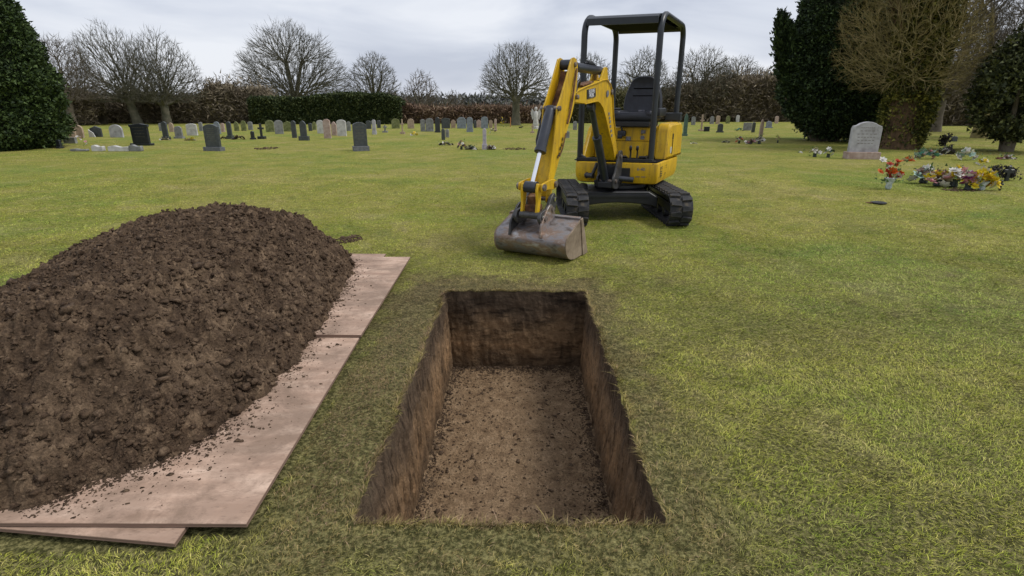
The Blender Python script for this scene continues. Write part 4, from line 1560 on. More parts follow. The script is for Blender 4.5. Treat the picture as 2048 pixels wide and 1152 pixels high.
# shell built in lateral steps so that it can carry faint dents
nlat = 15
cols = []
for k in range(nlat):
    y = WL + (WR - WL) * k / (nlat - 1)
    dent = [0.0022 * float(pnoise(np.array([[a * 7, y * 9, b * 7]]))[0]) for a, b in shell]
    cols.append([(a + dd, y, b + dd) for (a, b), dd in zip(shell, dent)])
n = len(shell)
vs = [p for c_ in cols for p in c_]
fs = []
for k in range(nlat - 1):
    for i in range(n):
        j = (i + 1) % n
        fs.append((k * n + i, k * n + j, (k + 1) * n + j, (k + 1) * n + i))
mb.add(vs, fs)
for k in (0, nlat - 1):
    m_ = len(prof)
    for i in range(m_ - 1):
        mb.add([cols[k][i], cols[k][i + 1], cols[k][n - 2 - i], cols[k][n - 1 - i]], [(0, 1, 2, 3)])
mb.build('shell', M['bucket'], bu, smooth=40)
sidep = [(1.49, 0.345)] + [(a + 0.004, b) for a, b in prof[1:-2]] + [(1.64, 0.0 + 0.002), (1.37, 0.002), (1.41, 0.17)]
for off in (WL - 0.012, WR):
    mb = MB(TBu)
    mb.prism(sidep, off, off + 0.013, (0, 2, 1), ch=0.002)
    mb.build('side_plate', M['bucket_side'], bu, smooth=35)
    mb = MB(TBu)
    o2 = off - 0.009 if off < 0 else off + 0.013
    mb.prism([(1.495, 0.352), (1.535, 0.34), (1.46, 0.0), (1.345, -0.0)], o2, o2 + 0.010, (0, 2, 1), ch=0.002)
    mb.build('side_cutter', M['bucket_side'], bu)
mb = MB(TBu)
mb.prism([(1.42, 0.0), (1.345, 0.002), (1.345, 0.008), (1.42, 0.022)], WL - 0.012, WR + 0.012, (0, 2, 1))
mb.build('cutting_edge', M['bucket_side'], bu)
mb = MB(TBu)
mb.box((1.508, (WL + WR) / 2, 0.345), (0.032, WR - WL + 0.01, 0.02), Matrix.Rotation(R_(20), 3, 'Y'), ch=0.003)
mb.build('rim_bar', M['bucket'], bu)
for off in (-0.175, 0.128):
    mb = MB(TBu)
    mb.prism(rounded([(1.53, 0.32), (1.56, 0.42), (1.62, 0.475), (1.68, 0.46), (1.82, 0.32), (1.845, 0.20), (1.80, 0.21), (1.72, 0.25)], [0.005, 0.03, 0.03, 0.03, 0.03, 0.01, 0.005, 0.005], 3), off, off + 0.018, (0, 2, 1), ch=0.003)
    mb.build('ear', M['hitch'] if off < 0 else M['bucket'], bu, smooth=35)
mb = MB(TBu)
mb.lathe([(0.01, 0.146), (0.026, 0.150), (0.026, 0.158), (0.01, 0.160)], (1.745, 0, 0.36), 14, axis=1)
mb.lathe([(0.01, 0.146), (0.022, 0.150), (0.022, 0.156), (0.01, 0.158)], (1.60, 0, 0.42), 14, axis=1)
mb.build('ear_pin', M['pin'], bu, smooth=40)

# ------------------------------------------------------------------ grass (stuff)
boards_xy = [(-3.2, -0.835, 1.40, 4.60), (-3.3, -1.03, 1.345, 1.42), (-2.9, -1.10, 4.59, 4.79)]


def blades(n, y0, y1, half, hmin, hmax, w, lean, two=True, edge_only=None, seed=0):
    """n grass blades between y0 and y1 inside the widening field |x| < half(y)"""
    g = np.random.default_rng(100 + seed)
    if edge_only is None:
        y = y0 + (y1 - y0) * g.uniform(0, 1, n)
        p = g.uniform(0, 1, n)
        hw = half(y)
        f0 = np.clip((y - y0) / (0.18 * (y1 - y0)), 0, 1) if y0 > 1 else 1
        f1 = np.clip((y1 - y) / (0.28 * (y1 - y0)), 0, 1)
        keep = g.uniform(0, 1, n) < hw / half(np.array([y1]))[0] * f0 * f1
        y, p, hw = y[keep], p[keep], hw[keep]
        x = (2 * p - 1) * hw
    else:
        x, y = edge_only
    ok = np.ones(len(x), bool)
    pl = np.array([pit_x(-1, v) for v in y])
    pr = np.array([pit_x(1, v) for v in y])
    if edge_only is None:
        ok &= ~((x > pl - 0.012) & (x < pr + 0.012) & (y > PIT['y0'] - 0.012) & (y < PIT['y1'] + 0.012))
    for a, b_, c, d in boards_xy:
        ok &= ~((x > a) & (x < b_) & (y > c) & (y < d))
    ok &= ~(poly_dist(x, y, toe) > 0)
    x, y = x[ok], y[ok]
    n = len(x)
    P = np.stack([x, y, 0 * x], 1)
    # clumpiness, mown swathes and thin places
    cl_ = fbm(P * 7.0, 3) * 0.5 + 0.5
    dpit = np.maximum(np.abs(x + 0.02) - 0.5, np.abs(y - 2.66) - 1.18)
    thin = np.clip(dpit * 2.4 + 0.45 + 0.8 * fbm(P * 4, 3), 0.12, 1) if edge_only is None else np.ones(n)
    ok = g.uniform(0, 1, n) < thin * np.clip(cl_ + 0.35, 0.3, 1)
    x, y, P, cl_ = x[ok], y[ok], P[ok], cl_[ok]
    n = len(x)
    h = g.uniform(hmin, hmax, n) * (0.65 + 0.7 * cl_) * np.where(g.uniform(0, 1, n) < 0.04, 1.5, 1)
    flow = 6.28 * (pnoise(P * 1.1 + 40) + 0.6 * pnoise(P * 5 + 20))
    th = flow + g.normal(0, 1.1, n)
    dx, dy = np.cos(th), np.sin(th)
    ln = lean * h * g.uniform(0.3, 1.5, n)
    z = ground_z(x, y) - 0.002
    w_ = w * g.uniform(0.6, 1.3, n)
    wx, wy = -dy * w_, dx * w_
    # face the blade's flat side at random
    a = g.uniform(0, 3.14, n)
    wx2 = wx * np.cos(a) - wy * np.sin(a)
    wy2 = wx * np.sin(a) + wy * np.cos(a)
    b0 = np.stack([x - wx2, y - wy2, z], 1)
    b1 = np.stack([x + wx2, y + wy2, z], 1)
    tip = np.stack([x + dx * ln, y + dy * ln, z + h * g.uniform(0.7, 1.0, n)], 1)
    tint = np.clip(g.normal(0.5, 0.24, n) + 0.25 * (g.uniform(0, 1, n) > 0.93), 0, 1)
    if two:
        m0 = np.stack([x + dx * ln * 0.35 - wx2 * 0.8, y + dy * ln * 0.35 - wy2 * 0.8, z + h * 0.62], 1)
        m1 = np.stack([x + dx * ln * 0.35 + wx2 * 0.8, y + dy * ln * 0.35 + wy2 * 0.8, z + h * 0.62], 1)
        V_ = np.stack([b0, b1, m0, m1, tip], 1).reshape(-1, 3)
        i = np.arange(n)[:, None] * 5
        F_ = np.concatenate([i + np.array([[0, 1, 3]]), i + np.array([[0, 3, 2]]), i + np.array([[2, 3, 4]])])
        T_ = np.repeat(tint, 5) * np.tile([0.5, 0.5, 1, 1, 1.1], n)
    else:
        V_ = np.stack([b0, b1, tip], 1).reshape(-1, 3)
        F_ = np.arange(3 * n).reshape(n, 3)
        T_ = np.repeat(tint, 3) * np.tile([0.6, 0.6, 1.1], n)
    return V_, F_, T_


def grass_obj(name, parts, label):
    Vs, Fs, Ts, b = [], [], [], 0
    for v, f, t in parts:
        Vs.append(v)
        Fs.append(f + b)
        Ts.append(t)
        b += len(v)
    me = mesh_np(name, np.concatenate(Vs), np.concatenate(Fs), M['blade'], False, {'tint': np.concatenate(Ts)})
    return add(name, me, label=label, cat='grass', kind='stuff')


# a fringe hanging over the cut edges of the grave
ex_, ey_ = [], []
for k in range(2):
    m = 2600
    t = rng.uniform(0, 1, m)
    a = left_top if k == 0 else right_top
    tt = t * (len(a) - 1)
    i = tt.astype(int).clip(0, len(a) - 2)
    p = a[i] + (a[i + 1] - a[i]) * (tt - i)[:, None]
    ex_.append(p[:, 0] + (-1 if k == 0 else 1) * rng.exponential(0.010, m))
    ey_.append(p[:, 1])
for k in range(2):
    m = 1500
    t = rng.uniform(0, 1, m)
    a = near_top if k == 0 else far_top
    tt = t * (len(a) - 1)
    i = tt.astype(int).clip(0, len(a) - 2)
    p = a[i] + (a[i + 1] - a[i]) * (tt - i)[:, None]
    ex_.append(p[:, 0])
    ey_.append(p[:, 1] + (-1 if k == 0 else 1) * rng.exponential(0.008, m))
edge_xy = (np.concatenate(ex_), np.concatenate(ey_))
half = lambda y: 1.02 * y + 0.55
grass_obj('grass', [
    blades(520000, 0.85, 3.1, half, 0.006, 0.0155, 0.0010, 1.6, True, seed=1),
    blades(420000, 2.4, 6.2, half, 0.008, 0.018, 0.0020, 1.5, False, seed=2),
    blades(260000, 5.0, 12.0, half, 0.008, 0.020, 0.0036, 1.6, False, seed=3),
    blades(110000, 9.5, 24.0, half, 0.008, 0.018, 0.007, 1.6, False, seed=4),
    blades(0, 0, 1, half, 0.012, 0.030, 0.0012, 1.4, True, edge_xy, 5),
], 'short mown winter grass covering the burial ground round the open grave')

# ------------------------------------------------------------------ vegetation builders
def tubes_np(A, B, ra, rb, sides=3):
    """tapered tubes between point arrays"""
    n = len(A)
    t = B - A
    t = t / (np.linalg.norm(t, axis=1)[:, None] + 1e-9)
    ref = np.where(np.abs(t[:, 2:3]) > 0.9, np.array([[1.0, 0, 0]]), np.array([[0, 0, 1.0]]))
    u = np.cross(t, ref)
    u /= np.linalg.norm(u, axis=1)[:, None] + 1e-9
    v = np.cross(t, u)
    an = np.arange(sides) * 2 * np.pi / sides
    c, s = np.cos(an), np.sin(an)
    ringd = u[:, None, :] * c[None, :, None] + v[:, None, :] * s[None, :, None]
    VA = A[:, None, :] + ringd * ra[:, None, None]
    VB = B[:, None, :] + ringd * rb[:, None, None]
    V_ = np.concatenate([VA, VB], 1).reshape(-1, 3)
    i = (np.arange(n) * 2 * sides)[:, None]
    F_ = []
    for k in range(sides):
        l = (k + 1) % sides
        F_.append(np.concatenate([i + k, i + l, i + sides + l, i + sides + k], 1))
    return V_, np.concatenate(F_)


def bare_tree(seed, height, crown_r, crown_base, trunk_h, n=2600, bf=0.45, leaf_r=0.011, lean=0.0, twig=0.5, stems=1, top_bias=1.0, expo=2.15, ntw=2, width_y=None, shape=2.0, droop=0.0):
    """branching skeleton grown through a dome of points; returns trunk mesh data and crown mesh data"""
    g = np.random.default_rng(seed)
    ch = (height - crown_base)
    pts = []
    while len(pts) < n:
        p = g.uniform(-1, 1, 3)
        z = (p[2] + 1) / 2
        r = math.hypot(p[0], p[1])
        # dome profile: wide low, round on top
        zz = z
        prof_ = (1 - zz ** shape) ** (1 / shape) * min(1, 0.72 + zz * 2.2)
        if r > prof_:
            continue
        if g.uniform() > 0.5 + 0.5 * max(r / max(prof_, 1e-3), z):
            continue
        pts.append((p[0] * crown_r, p[1] * (width_y or crown_r), crown_base + z * ch))
    P_ = np.array(pts)
    P_[:, 0] += lean * (P_[:, 2] / height)
    # irregular outline
    P_[:, :2] *= (1 + 0.22 * fbm(P_ * 0.6 + seed, 3))[:, None]
    P_[:, 2] = trunk_h + (P_[:, 2] - trunk_h) * (1 + 0.20 * fbm(P_ * 0.6 + seed + 9, 3))
    nodes = [(0, 0, -0.1), (lean * 0.1, 0, trunk_h * 0.5), (lean * 0.2, 0, trunk_h)]
    par = [-1, 0, 1]
    path = [0, trunk_h * 0.5, trunk_h]
    if stems > 1:
        for k in range(stems):
            a = 6.28 * k / stems + g.uniform(0, 1)
            q = (lean * 0.3 + 0.5 * math.cos(a), 0.5 * math.sin(a), trunk_h + (height - trunk_h) * 0.28)
            nodes.append(q)
            par.append(2)
            path.append(path[2] + (height - trunk_h) * 0.3)
            nodes.append((q[0] * 1.7, q[1] * 1.7, trunk_h + (height - trunk_h) * 0.5))
            par.append(len(nodes) - 2)
            path.append(path[-1] + 0.5)
    else:
        for k in range(1, 5):
            nodes.append((lean * (0.2 + 0.12 * k) + g.normal(0, 0.06), g.normal(0, 0.06), trunk_h + (height - trunk_h) * 0.16 * k))
            par.append(len(nodes) - 2)
            path.append(path[-1] + (height - trunk_h) * 0.16)
    m0 = len(nodes)
    o = np.argsort(np.linalg.norm(P_ - np.array([lean * 0.2, 0, trunk_h]), axis=1))
    P_ = P_[o]
    Nn = np.zeros((m0 + len(P_), 3))
    Nn[:m0] = nodes
    pa = np.zeros(m0 + len(P_))
    pa[:m0] = path
    pr = np.zeros(m0 + len(P_), int)
    pr[:m0] = par
    dirs = np.zeros((m0 + len(P_), 3))
    for k in range(1, m0):
        d = Nn[k] - Nn[pr[k]]
        dirs[k] = d / np.linalg.norm(d)
    cnt = m0
    for p in P_:
        d = p - Nn[2:cnt]
        dl = np.linalg.norm(d, axis=1) + 1e-6
        cosang = np.einsum('ij,ij->i', d, dirs[2:cnt]) / dl
        cost = dl * (1.6 - 0.75 * cosang) + bf * pa[2:cnt]
        j = int(np.argmin(cost)) + 2
        dd_ = p - Nn[j]
        l = np.linalg.norm(dd_)
        if l < 0.02:
            continue
        if l > 0.9:            # long reach: bend it with a midpoint
            mid = (p + Nn[j]) / 2 + g.normal(0, 0.05 * l, 3) + np.array([0, 0, -0.04 * l])
            if cnt < len(Nn) - 1 and len(Nn) - cnt > 1:
                Nn = np.concatenate([Nn, np.zeros((1, 3))])
                pa = np.append(pa, 0)
                pr = np.append(pr, 0)
                dirs = np.concatenate([dirs, np.zeros((1, 3))])
                Nn[cnt] = mid
                pr[cnt] = j
                pa[cnt] = pa[j] + l / 2
                dirs[cnt] = dd_ / l
                j = cnt
                cnt += 1
                dd_ = p - Nn[j]
                l = np.linalg.norm(dd_)
        Nn[cnt] = p
        pr[cnt] = j
        pa[cnt] = pa[j] + l
        dirs[cnt] = dd_ / l
        cnt += 1
    Nn, pr, dirs = Nn[:cnt], pr[:cnt], dirs[:cnt]
    kids = np.zeros(cnt, int)
    for k in range(1, cnt):
        kids[pr[k]] += 1
    acc = np.where(kids == 0, leaf_r ** expo, 0.0)
    for k in range(cnt - 1, 0, -1):
        acc[pr[k]] += acc[k]
    rad_ = acc ** (1 / expo)
    E_ = np.arange(1, cnt)
    A, B = Nn[pr[E_]], Nn[E_]
    ra = np.minimum(rad_[pr[E_]], rad_[E_] * 1.5)
    rb = rad_[E_]
    # twigs
    k = np.where(kids <= 1)[0]
    k = k[k >= m0]
    TA, TB_ = [], []
    for rep in range(ntw):
        d = dirs[k] + g.normal(0, 0.34, (len(k), 3))
        d[:, 2] += 0.18 - droop
        d /= np.linalg.norm(d, axis=1)[:, None]
        TA.append(Nn[k])
        TB_.append(Nn[k] + d * (twig * g.uniform(0.5, 1.2, len(k)))[:, None])
    TA, TB_ = np.concatenate(TA), np.concatenate(TB_)
    side = g.normal(0, 1, TA.shape)
    dd2 = TB_ - TA
    side -= dd2 * (np.einsum('ij,ij->i', side, dd2) / np.einsum('ij,ij->i', dd2, dd2))[:, None]
    side /= np.linalg.norm(side, axis=1)[:, None]
    w = leaf_r * 1.15
    TV = np.stack([TA - side * w, TA + side * w, TB_], 1).reshape(-1, 3)
    # a flat twig seen edge-on vanishes, so cross it with a second one
    s2 = np.cross(side, dd2)
    s2 /= np.linalg.norm(s2, axis=1)[:, None]
    TV2 = np.stack([TA - s2 * w, TA + s2 * w, TB_], 1).reshape(-1, 3)
    TV = np.concatenate([TV, TV2])
    TF = np.arange(len(TV)).reshape(-1, 3)
    tr_e = rb > 0.30 * rad_[2]
    tr_e[:2] = True
    tv, tf = tubes_np(A[tr_e], B[tr_e], ra[tr_e] * np.where(pr[E_][tr_e] == 0, 1.7, 1.25), rb[tr_e] * 1.25, 9)
    cv, cf = tubes_np(A[~tr_e], B[~tr_e], ra[~tr_e], rb[~tr_e], 3)
    cf3 = np.concatenate([cf[:, [0, 1, 2]], cf[:, [0, 2, 3]]])
    V_ = np.concatenate([cv, TV])
    F_ = np.concatenate([cf3, TF + len(cv)])
    return (tv, tf), (V_, F_)


_tree_cache = {}


def tree(name, label, cat, loc, params, tm, cm, group=None, rz=0.0, sc=1.0, sxy=1.0):
    key = tuple(sorted(params.items()))
    if key not in _tree_cache:
        (tv, tf), (cv, cf) = bare_tree(**params)
        _tree_cache[key] = (mesh_np('trunk', tv, tf, tm, True), mesh_np('crown', cv, cf, cm, False))
    a, b = _tree_cache[key]
    t = thing(name, label, cat, loc, rz, group)
    t.scale = (sc * sxy, sc * sxy, sc)
    add('trunk', a, t)
    add('crown', b, t)
    return t


def leaf_tris(P_, nrm, size, g, spread=0.9, per=3, asp=0.36):
    """small leaf sprays round points P_, facing roughly along nrm"""
    n = len(P_)
    Vs, T = [], []
    for k in range(per):
        d = nrm + g.normal(0, spread, (n, 3))
        d /= np.linalg.norm(d, axis=1)[:, None]
        s = np.cross(d, g.normal(0, 1, (n, 3)))
        s /= np.linalg.norm(s, axis=1)[:, None]
        sz = (size * g.uniform(0.5, 1.4, n))[:, None]
        o = P_ + g.normal(0, size * 0.6, (n, 3))
        Vs.append(np.stack([o - s * sz * asp, o + s * sz * asp, o + d * sz], 1))
        T.append(np.repeat(g.uniform(0, 1, n), 3))
    V_ = np.concatenate(Vs).reshape(-1, 3)
    return V_, np.arange(len(V_)).reshape(-1, 3), np.concatenate(T)


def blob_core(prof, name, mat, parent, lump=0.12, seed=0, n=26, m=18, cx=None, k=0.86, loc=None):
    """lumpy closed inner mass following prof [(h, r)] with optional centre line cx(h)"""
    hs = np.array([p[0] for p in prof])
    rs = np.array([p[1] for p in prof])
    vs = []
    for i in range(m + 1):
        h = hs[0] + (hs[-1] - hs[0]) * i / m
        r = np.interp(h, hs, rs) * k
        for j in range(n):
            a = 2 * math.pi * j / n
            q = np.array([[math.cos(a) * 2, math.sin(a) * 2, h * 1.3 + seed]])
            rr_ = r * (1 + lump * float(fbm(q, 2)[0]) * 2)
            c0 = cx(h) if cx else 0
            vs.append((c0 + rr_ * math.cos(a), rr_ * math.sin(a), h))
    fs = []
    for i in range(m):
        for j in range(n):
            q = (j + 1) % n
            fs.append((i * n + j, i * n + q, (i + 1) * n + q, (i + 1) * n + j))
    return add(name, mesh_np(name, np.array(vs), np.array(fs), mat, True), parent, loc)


def foliage_body(prof, g, n, depth=0.25, cx=None, clump=1.6, gap=0.0, lump=0.14, seed=0):
    """points and normals in the outer layer of a body of revolution with bulges"""
    hs = np.array([p[0] for p in prof])
    rs = np.array([p[1] for p in prof])
    H__ = g.uniform(hs[0], hs[-1], n * 2)
    R__ = np.interp(H__, hs, rs)
    ok = g.uniform(0, rs.max(), n * 2) < R__ + 0.15 * rs.max()
    H__, R__ = H__[ok][:n], R__[ok][:n]
    n = len(H__)
    a = g.uniform(0, 2 * np.pi, n)
    d = np.stack([np.cos(a), np.sin(a), np.zeros(n)], 1)
    q = np.stack([np.cos(a) * 2, np.sin(a) * 2, H__ * 1.3 + seed], 1)
    bulge = 1 + lump * 2 * fbm(q, 2) + 0.10 * fbm(q * 3.1 * clump, 2)
    rr_ = R__ * bulge - np.abs(g.normal(0, depth, n)) + 0.02
    if gap > 0:
        keep = fbm(q * 1.7 + 30, 2) > (gap - 0.5)
    else:
        keep = np.ones(n, bool)
    P_ = d * np.maximum(rr_, 0)[:, None]
    P_[:, 2] = H__
    if cx is not None:
        P_[:, 0] += np.array([cx(h) for h in H__])
    slope = np.gradient(rs, hs)
    sl = np.interp(H__, hs, slope)
    nr = d.copy()
    nr[:, 2] = -sl * 0.7 + 0.35
    nr /= np.linalg.norm(nr, axis=1)[:, None]
    return P_[keep], nr[keep]


# ---- clipped conifer at the left edge
gb = G(30, 300)
t = thing('conifer', 'dense dark green conifer filling the left edge of the picture', 'conifer', (gb[0] - 1.05, gb[1] + 0.6, 0))
pf = [(0.02, 1.5), (0.5, 1.85), (1.6, 1.88), (2.6, 1.78), (3.4, 1.62), (4.2, 1.25), (4.9, 0.85), (5.5, 0.42), (5.9, 0.08)]
P_, nr = foliage_body(pf, np.random.default_rng(1), 42000, 0.26, lump=0.14)
v, f, tt = leaf_tris(P_, nr, 0.085, np.random.default_rng(2), 0.8, 3)
add('foliage', mesh_np('foliage', v, f, M['yew'], False, {'tint': tt}), t)
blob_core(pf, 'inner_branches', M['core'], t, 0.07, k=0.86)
mb = MB()
mb.tube([(0, 0, -0.05), (0.02, 0, 0.6), (0, 0.02, 3.0)], [0.22, 0.18, 0.1], 10)
mb.build('trunk', M['barkb'], t, smooth=60)
for a in (-0.9, -0.2, 0.5):
    mb = MB()
    mb.tube([(0.3 + a * 0.2, -1.0, -0.02), (0.5 + a * 0.5, -1.35, 0.5)], [0.08, 0.05], 8)
    mb.build('low_stem', M['barkb'], t, smooth=60)

# ---- tall dark yew on the right
gb = G(1652, 282)
Yv = gb[1]
t = thing('yew_tree', 'tall very dark yew on several stems with a spiky separate top at its left', 'yew tree', (gb[0], gb[1], 0))
pf = [(0.15, 0.75), (0.45, 1.25), (0.9, 1.65), (1.5, 1.98), (2.4, 2.08), (3.4, 1.98), (4.3, 1.78), (5.8, 1.3), (6.6, 0.8), (7.0, 0.1)]
cxf = lambda h: 0.18
g = np.random.default_rng(3)
P_, nr = foliage_body(pf, g, 52000, 0.26, cx=cxf, lump=0.15, seed=4)
# thin ragged skirt
low = (P_[:, 2] < 1.0) & (g.uniform(0, 1, len(P_)) < 0.45)
P_, nr = P_[~low], nr[~low]
v, f, tt = leaf_tris(P_, nr, 0.10, g, 0.8, 3)
pf2 = [(1.8, 0.25), (2.6, 0.42), (3.3, 0.36), (3.9, 0.22), (4.42, 0.04)]
P2, n2 = foliage_body(pf2, g, 4200, 0.08, cx=lambda h: -1.78 - 0.38 * (h - 2.8), lump=0.1)
n2[:, 2] += 0.8
v2, f2, t2 = leaf_tris(P2, n2, 0.13, g, 0.5, 3)
add('foliage', mesh_np('foliage', np.concatenate([v, v2]), np.concatenate([f, f2 + len(v)]), M['yew_blue'], False, {'tint': np.concatenate([tt, t2])}), t)
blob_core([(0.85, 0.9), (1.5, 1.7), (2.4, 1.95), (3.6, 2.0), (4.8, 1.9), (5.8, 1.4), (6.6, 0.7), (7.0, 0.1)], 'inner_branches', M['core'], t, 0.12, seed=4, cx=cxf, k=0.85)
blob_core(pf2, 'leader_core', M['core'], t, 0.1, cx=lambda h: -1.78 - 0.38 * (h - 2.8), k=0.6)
for dx, tx, r in ((-0.55, -1.35, 0.10), (-0.2, -0.4, 0.14), (0.12, 0.1, 0.20), (0.35, 0.7, 0.16), (-0.75, -1.8, 0.08)):
    mb = MB()
    mb.tube([(dx * 0.6, 0, -0.05), (dx, -0.05, 0.35), ((dx + tx) / 2, 0, 0.9), (tx, 0, 1.6)], [r * 1.3, r, r * 0.9, r * 0.6], 9)
    mb.build('stem', M['barkb'], t, smooth=60)

# ---- ivy-clad tree with a mossy twiggy crown
gb = G(1797, 297)
t = thing('ivy_clad_tree', 'bare tree with a thick ivy-wrapped trunk and mossy twigs spreading left over the yew', 'tree', (gb[0], gb[1], 0))
g = np.random.default_rng(5)
pf = [(0.0, 0.52), (0.4, 0.60), (1.2, 0.66), (2.2, 0.68), (3.4, 0.75), (4.6, 0.8), (5.6, 0.6), (6.4, 0.2)]
P_, nr = foliage_body(pf, g, 15000, 0.10, lump=0.10, seed=11, cx=lambda h: 0.02 * h)
# the ivy leaves a strip of bark clear on the left side low down
bare = (P_[:, 0] < -0.05) & (P_[:, 1] < 0.1) & (P_[:, 2] < 1.5) & (g.uniform(0, 1, len(P_)) < 0.80)
P_, nr = P_[~bare], nr[~bare]
v, f, tt = leaf_tris(P_, nr, 0.085, g, 0.9, 3)
add('ivy', mesh_np('ivy', v, f, M['ivy'], False, {'tint': tt}), t)
mb = MB()
mb.tube([(0, 0, -0.05), (0, 0, 0.3), (0.0, 0, 1.2), (0.03, 0, 2.4), (0.08, 0, 4.2), (0.1, 0, 6)], [0.60, 0.53, 0.50, 0.44, 0.3, 0.15], 14)
mb.build('trunk', M['ivybark'], t, smooth=60)
(tv, tf), (cv, cf) = bare_tree(seed=21, height=7.2, crown_r=1.95, crown_base=1.8, trunk_h=2.0, n=5600, bf=0.35, leaf_r=0.0048, twig=0.30, lean=-0.7, stems=4, droop=0.15, expo=2.3, ntw=3)
add('limbs', mesh_np('limbs', tv, tf, M['ivybark'], True), t)
add('crown', mesh_np('crown', cv, cf, M['mosstwig'], False), t)

# ---- holly-like tree at the right edge
gb = G(2000, 303)
t = thing('holly_tree', 'low spreading holly-like evergreen with gaps in its skirt at the right edge', 'tree', (gb[0] + 0.15, gb[1], 0))
g = np.random.default_rng(6)
pf = [(0.35, 0.45), (0.7, 0.95), (1.1, 1.2), (1.7, 1.25), (2.4, 1.1), (3.0, 0.75), (3.5, 0.2)]
P_, nr = foliage_body(pf, g, 12000, 0.5, lump=0.22, seed=31, gap=0.45)
v, f, tt = leaf_tris(P_, nr, 0.10, g, 1.0, 3)
add('foliage', mesh_np('foliage', v, f, M['holly'], False, {'tint': tt}), t)
blob_core([(1.1, 0.4), (1.7, 0.75), (2.3, 0.6), (2.8, 0.1)], 'inner_branches', M['core'], t, 0.15, k=0.8)
for a, r in ((0.0, 0.13), (2.0, 0.09), (4.0, 0.10), (5.2, 0.07)):
    mb = MB()
    mb.tube([(0.05 * math.cos(a), 0.05 * math.sin(a), -0.03), (0.12 * math.cos(a), 0.12 * math.sin(a), 0.35), (0.5 * math.cos(a), 0.4 * math.sin(a), 0.9), (0.8 * math.cos(a), 0.7 * math.sin(a), 1.8)], [r * 1.3, r, r * 0.8, r * 0.4], 8)
    mb.build('stem', M['barkb'], t, smooth=60)

# ---- bare trees: (label, category, pixel of base x, distance, top row, crown half width px, seed, params)
def bt(label, bx, Yd, ytop, halfpx, yb, seed, mat='bark', cmat='bark', **kw):
    k_ = ppm(Yd, 2.5)
    x = (bx - _cx) / k_
    Ht = Hat(ytop, Yd)
    cb = Hat(yb, Yd)
    cr = halfpx / k_
    p = dict(seed=seed, height=Ht, crown_r=cr, crown_base=max(cb, 0.5), trunk_h=max(cb * 0.85, 0.5), n=2600, leaf_r=0.0088 * Yd / 45)
    p['twig'] = 0.075 * Ht
    p.update(kw)
    p['n'] = int(p['n'] * 0.72)
    p['bf'] = p.get('bf', 0.45) + 0.06
    return tree('bare_tree', label, 'bare tree', (x, Yd, 0), p, M[mat], M[cmat], group='bare winter trees along the boundary')


bt('big dome-crowned bare tree on two trunks rising behind the evergreen hedge', 588, 52, 47, 112, 196, 41, stems=3, n=5600, leaf_r=0.0095, bf=0.6)
bt('spreading bare tree standing alone in front of the low hedge, left of the excavator arm', 1032, 40, 84, 76, 196, 42, n=3600, bf=0.42)
bt('left of the two bare trees standing close together, leaning slightly', 262, 41.5, 52, 98, 206, 43, n=4200, lean=-1.2, bf=0.42, shape=2.0)
bt('right of the two bare trees standing close together, with an upright stem', 322, 42, 58, 84, 205, 44, n=3600, bf=0.4, shape=1.8)
bt('rust-tinged bare tree rising just right of the left-edge conifer', 128, 38, 64, 72, 200, 45, n=3000, mat='barkb', cmat='barkb', bf=0.35, shape=1.7)
bt('slim round-crowned bare tree behind the right end of the evergreen hedge', 748, 56, 106, 56, 205, 46, n=2400, stems=3)
bt('small scrubby bare tree at the right end of the evergreen hedge', 842, 50, 142, 42, 222, 47, n=1500, stems=3, bf=0.2, cmat='barkb')
bt('low straggly bare tree beside the scrubby one, over the low hedge', 905, 56, 178, 30, 225, 48, n=800, stems=3, bf=0.2, cmat='barkb')
bt('bare tree half hidden behind the excavator arm and canopy post', 1180, 50, 100, 58, 215, 49, n=2000, bf=0.35)
bt('bare tree seen through the excavator canopy behind the seat', 1285, 48, 98, 60, 205, 50, n=2600, stems=2, bf=0.35)
bt('broad many-branched bare tree just right of the excavator canopy', 1400, 50, 98, 78, 205, 51, n=3600, stems=3, bf=0.38)
bt('bare tree beside the broad one, its crown sloping down towards the yew', 1462, 54, 112, 74, 205, 52, n=3200, stems=3, bf=0.38)
bt('lower bare tree directly left of the dark yew', 1530, 52, 136, 56, 215, 53, n=1800, stems=3, bf=0.3)
bt('tall bare tree with upswept branches between the ivy-clad trunk and the holly', 1890, 30, -90, 120, 190, 54, mat='barkb', cmat='barkb', n=6000, bf=0.4, leaf_r=0.0065, shape=1.8, stems=4)
bt('ivy-tinged bare tree with a thick stem at the top right corner', 1990, 24, -120, 120, 150, 55, mat='mosstwig', cmat='barkb', n=5200, bf=0.4, leaf_r=0.006, stems=5, shape=1.7)

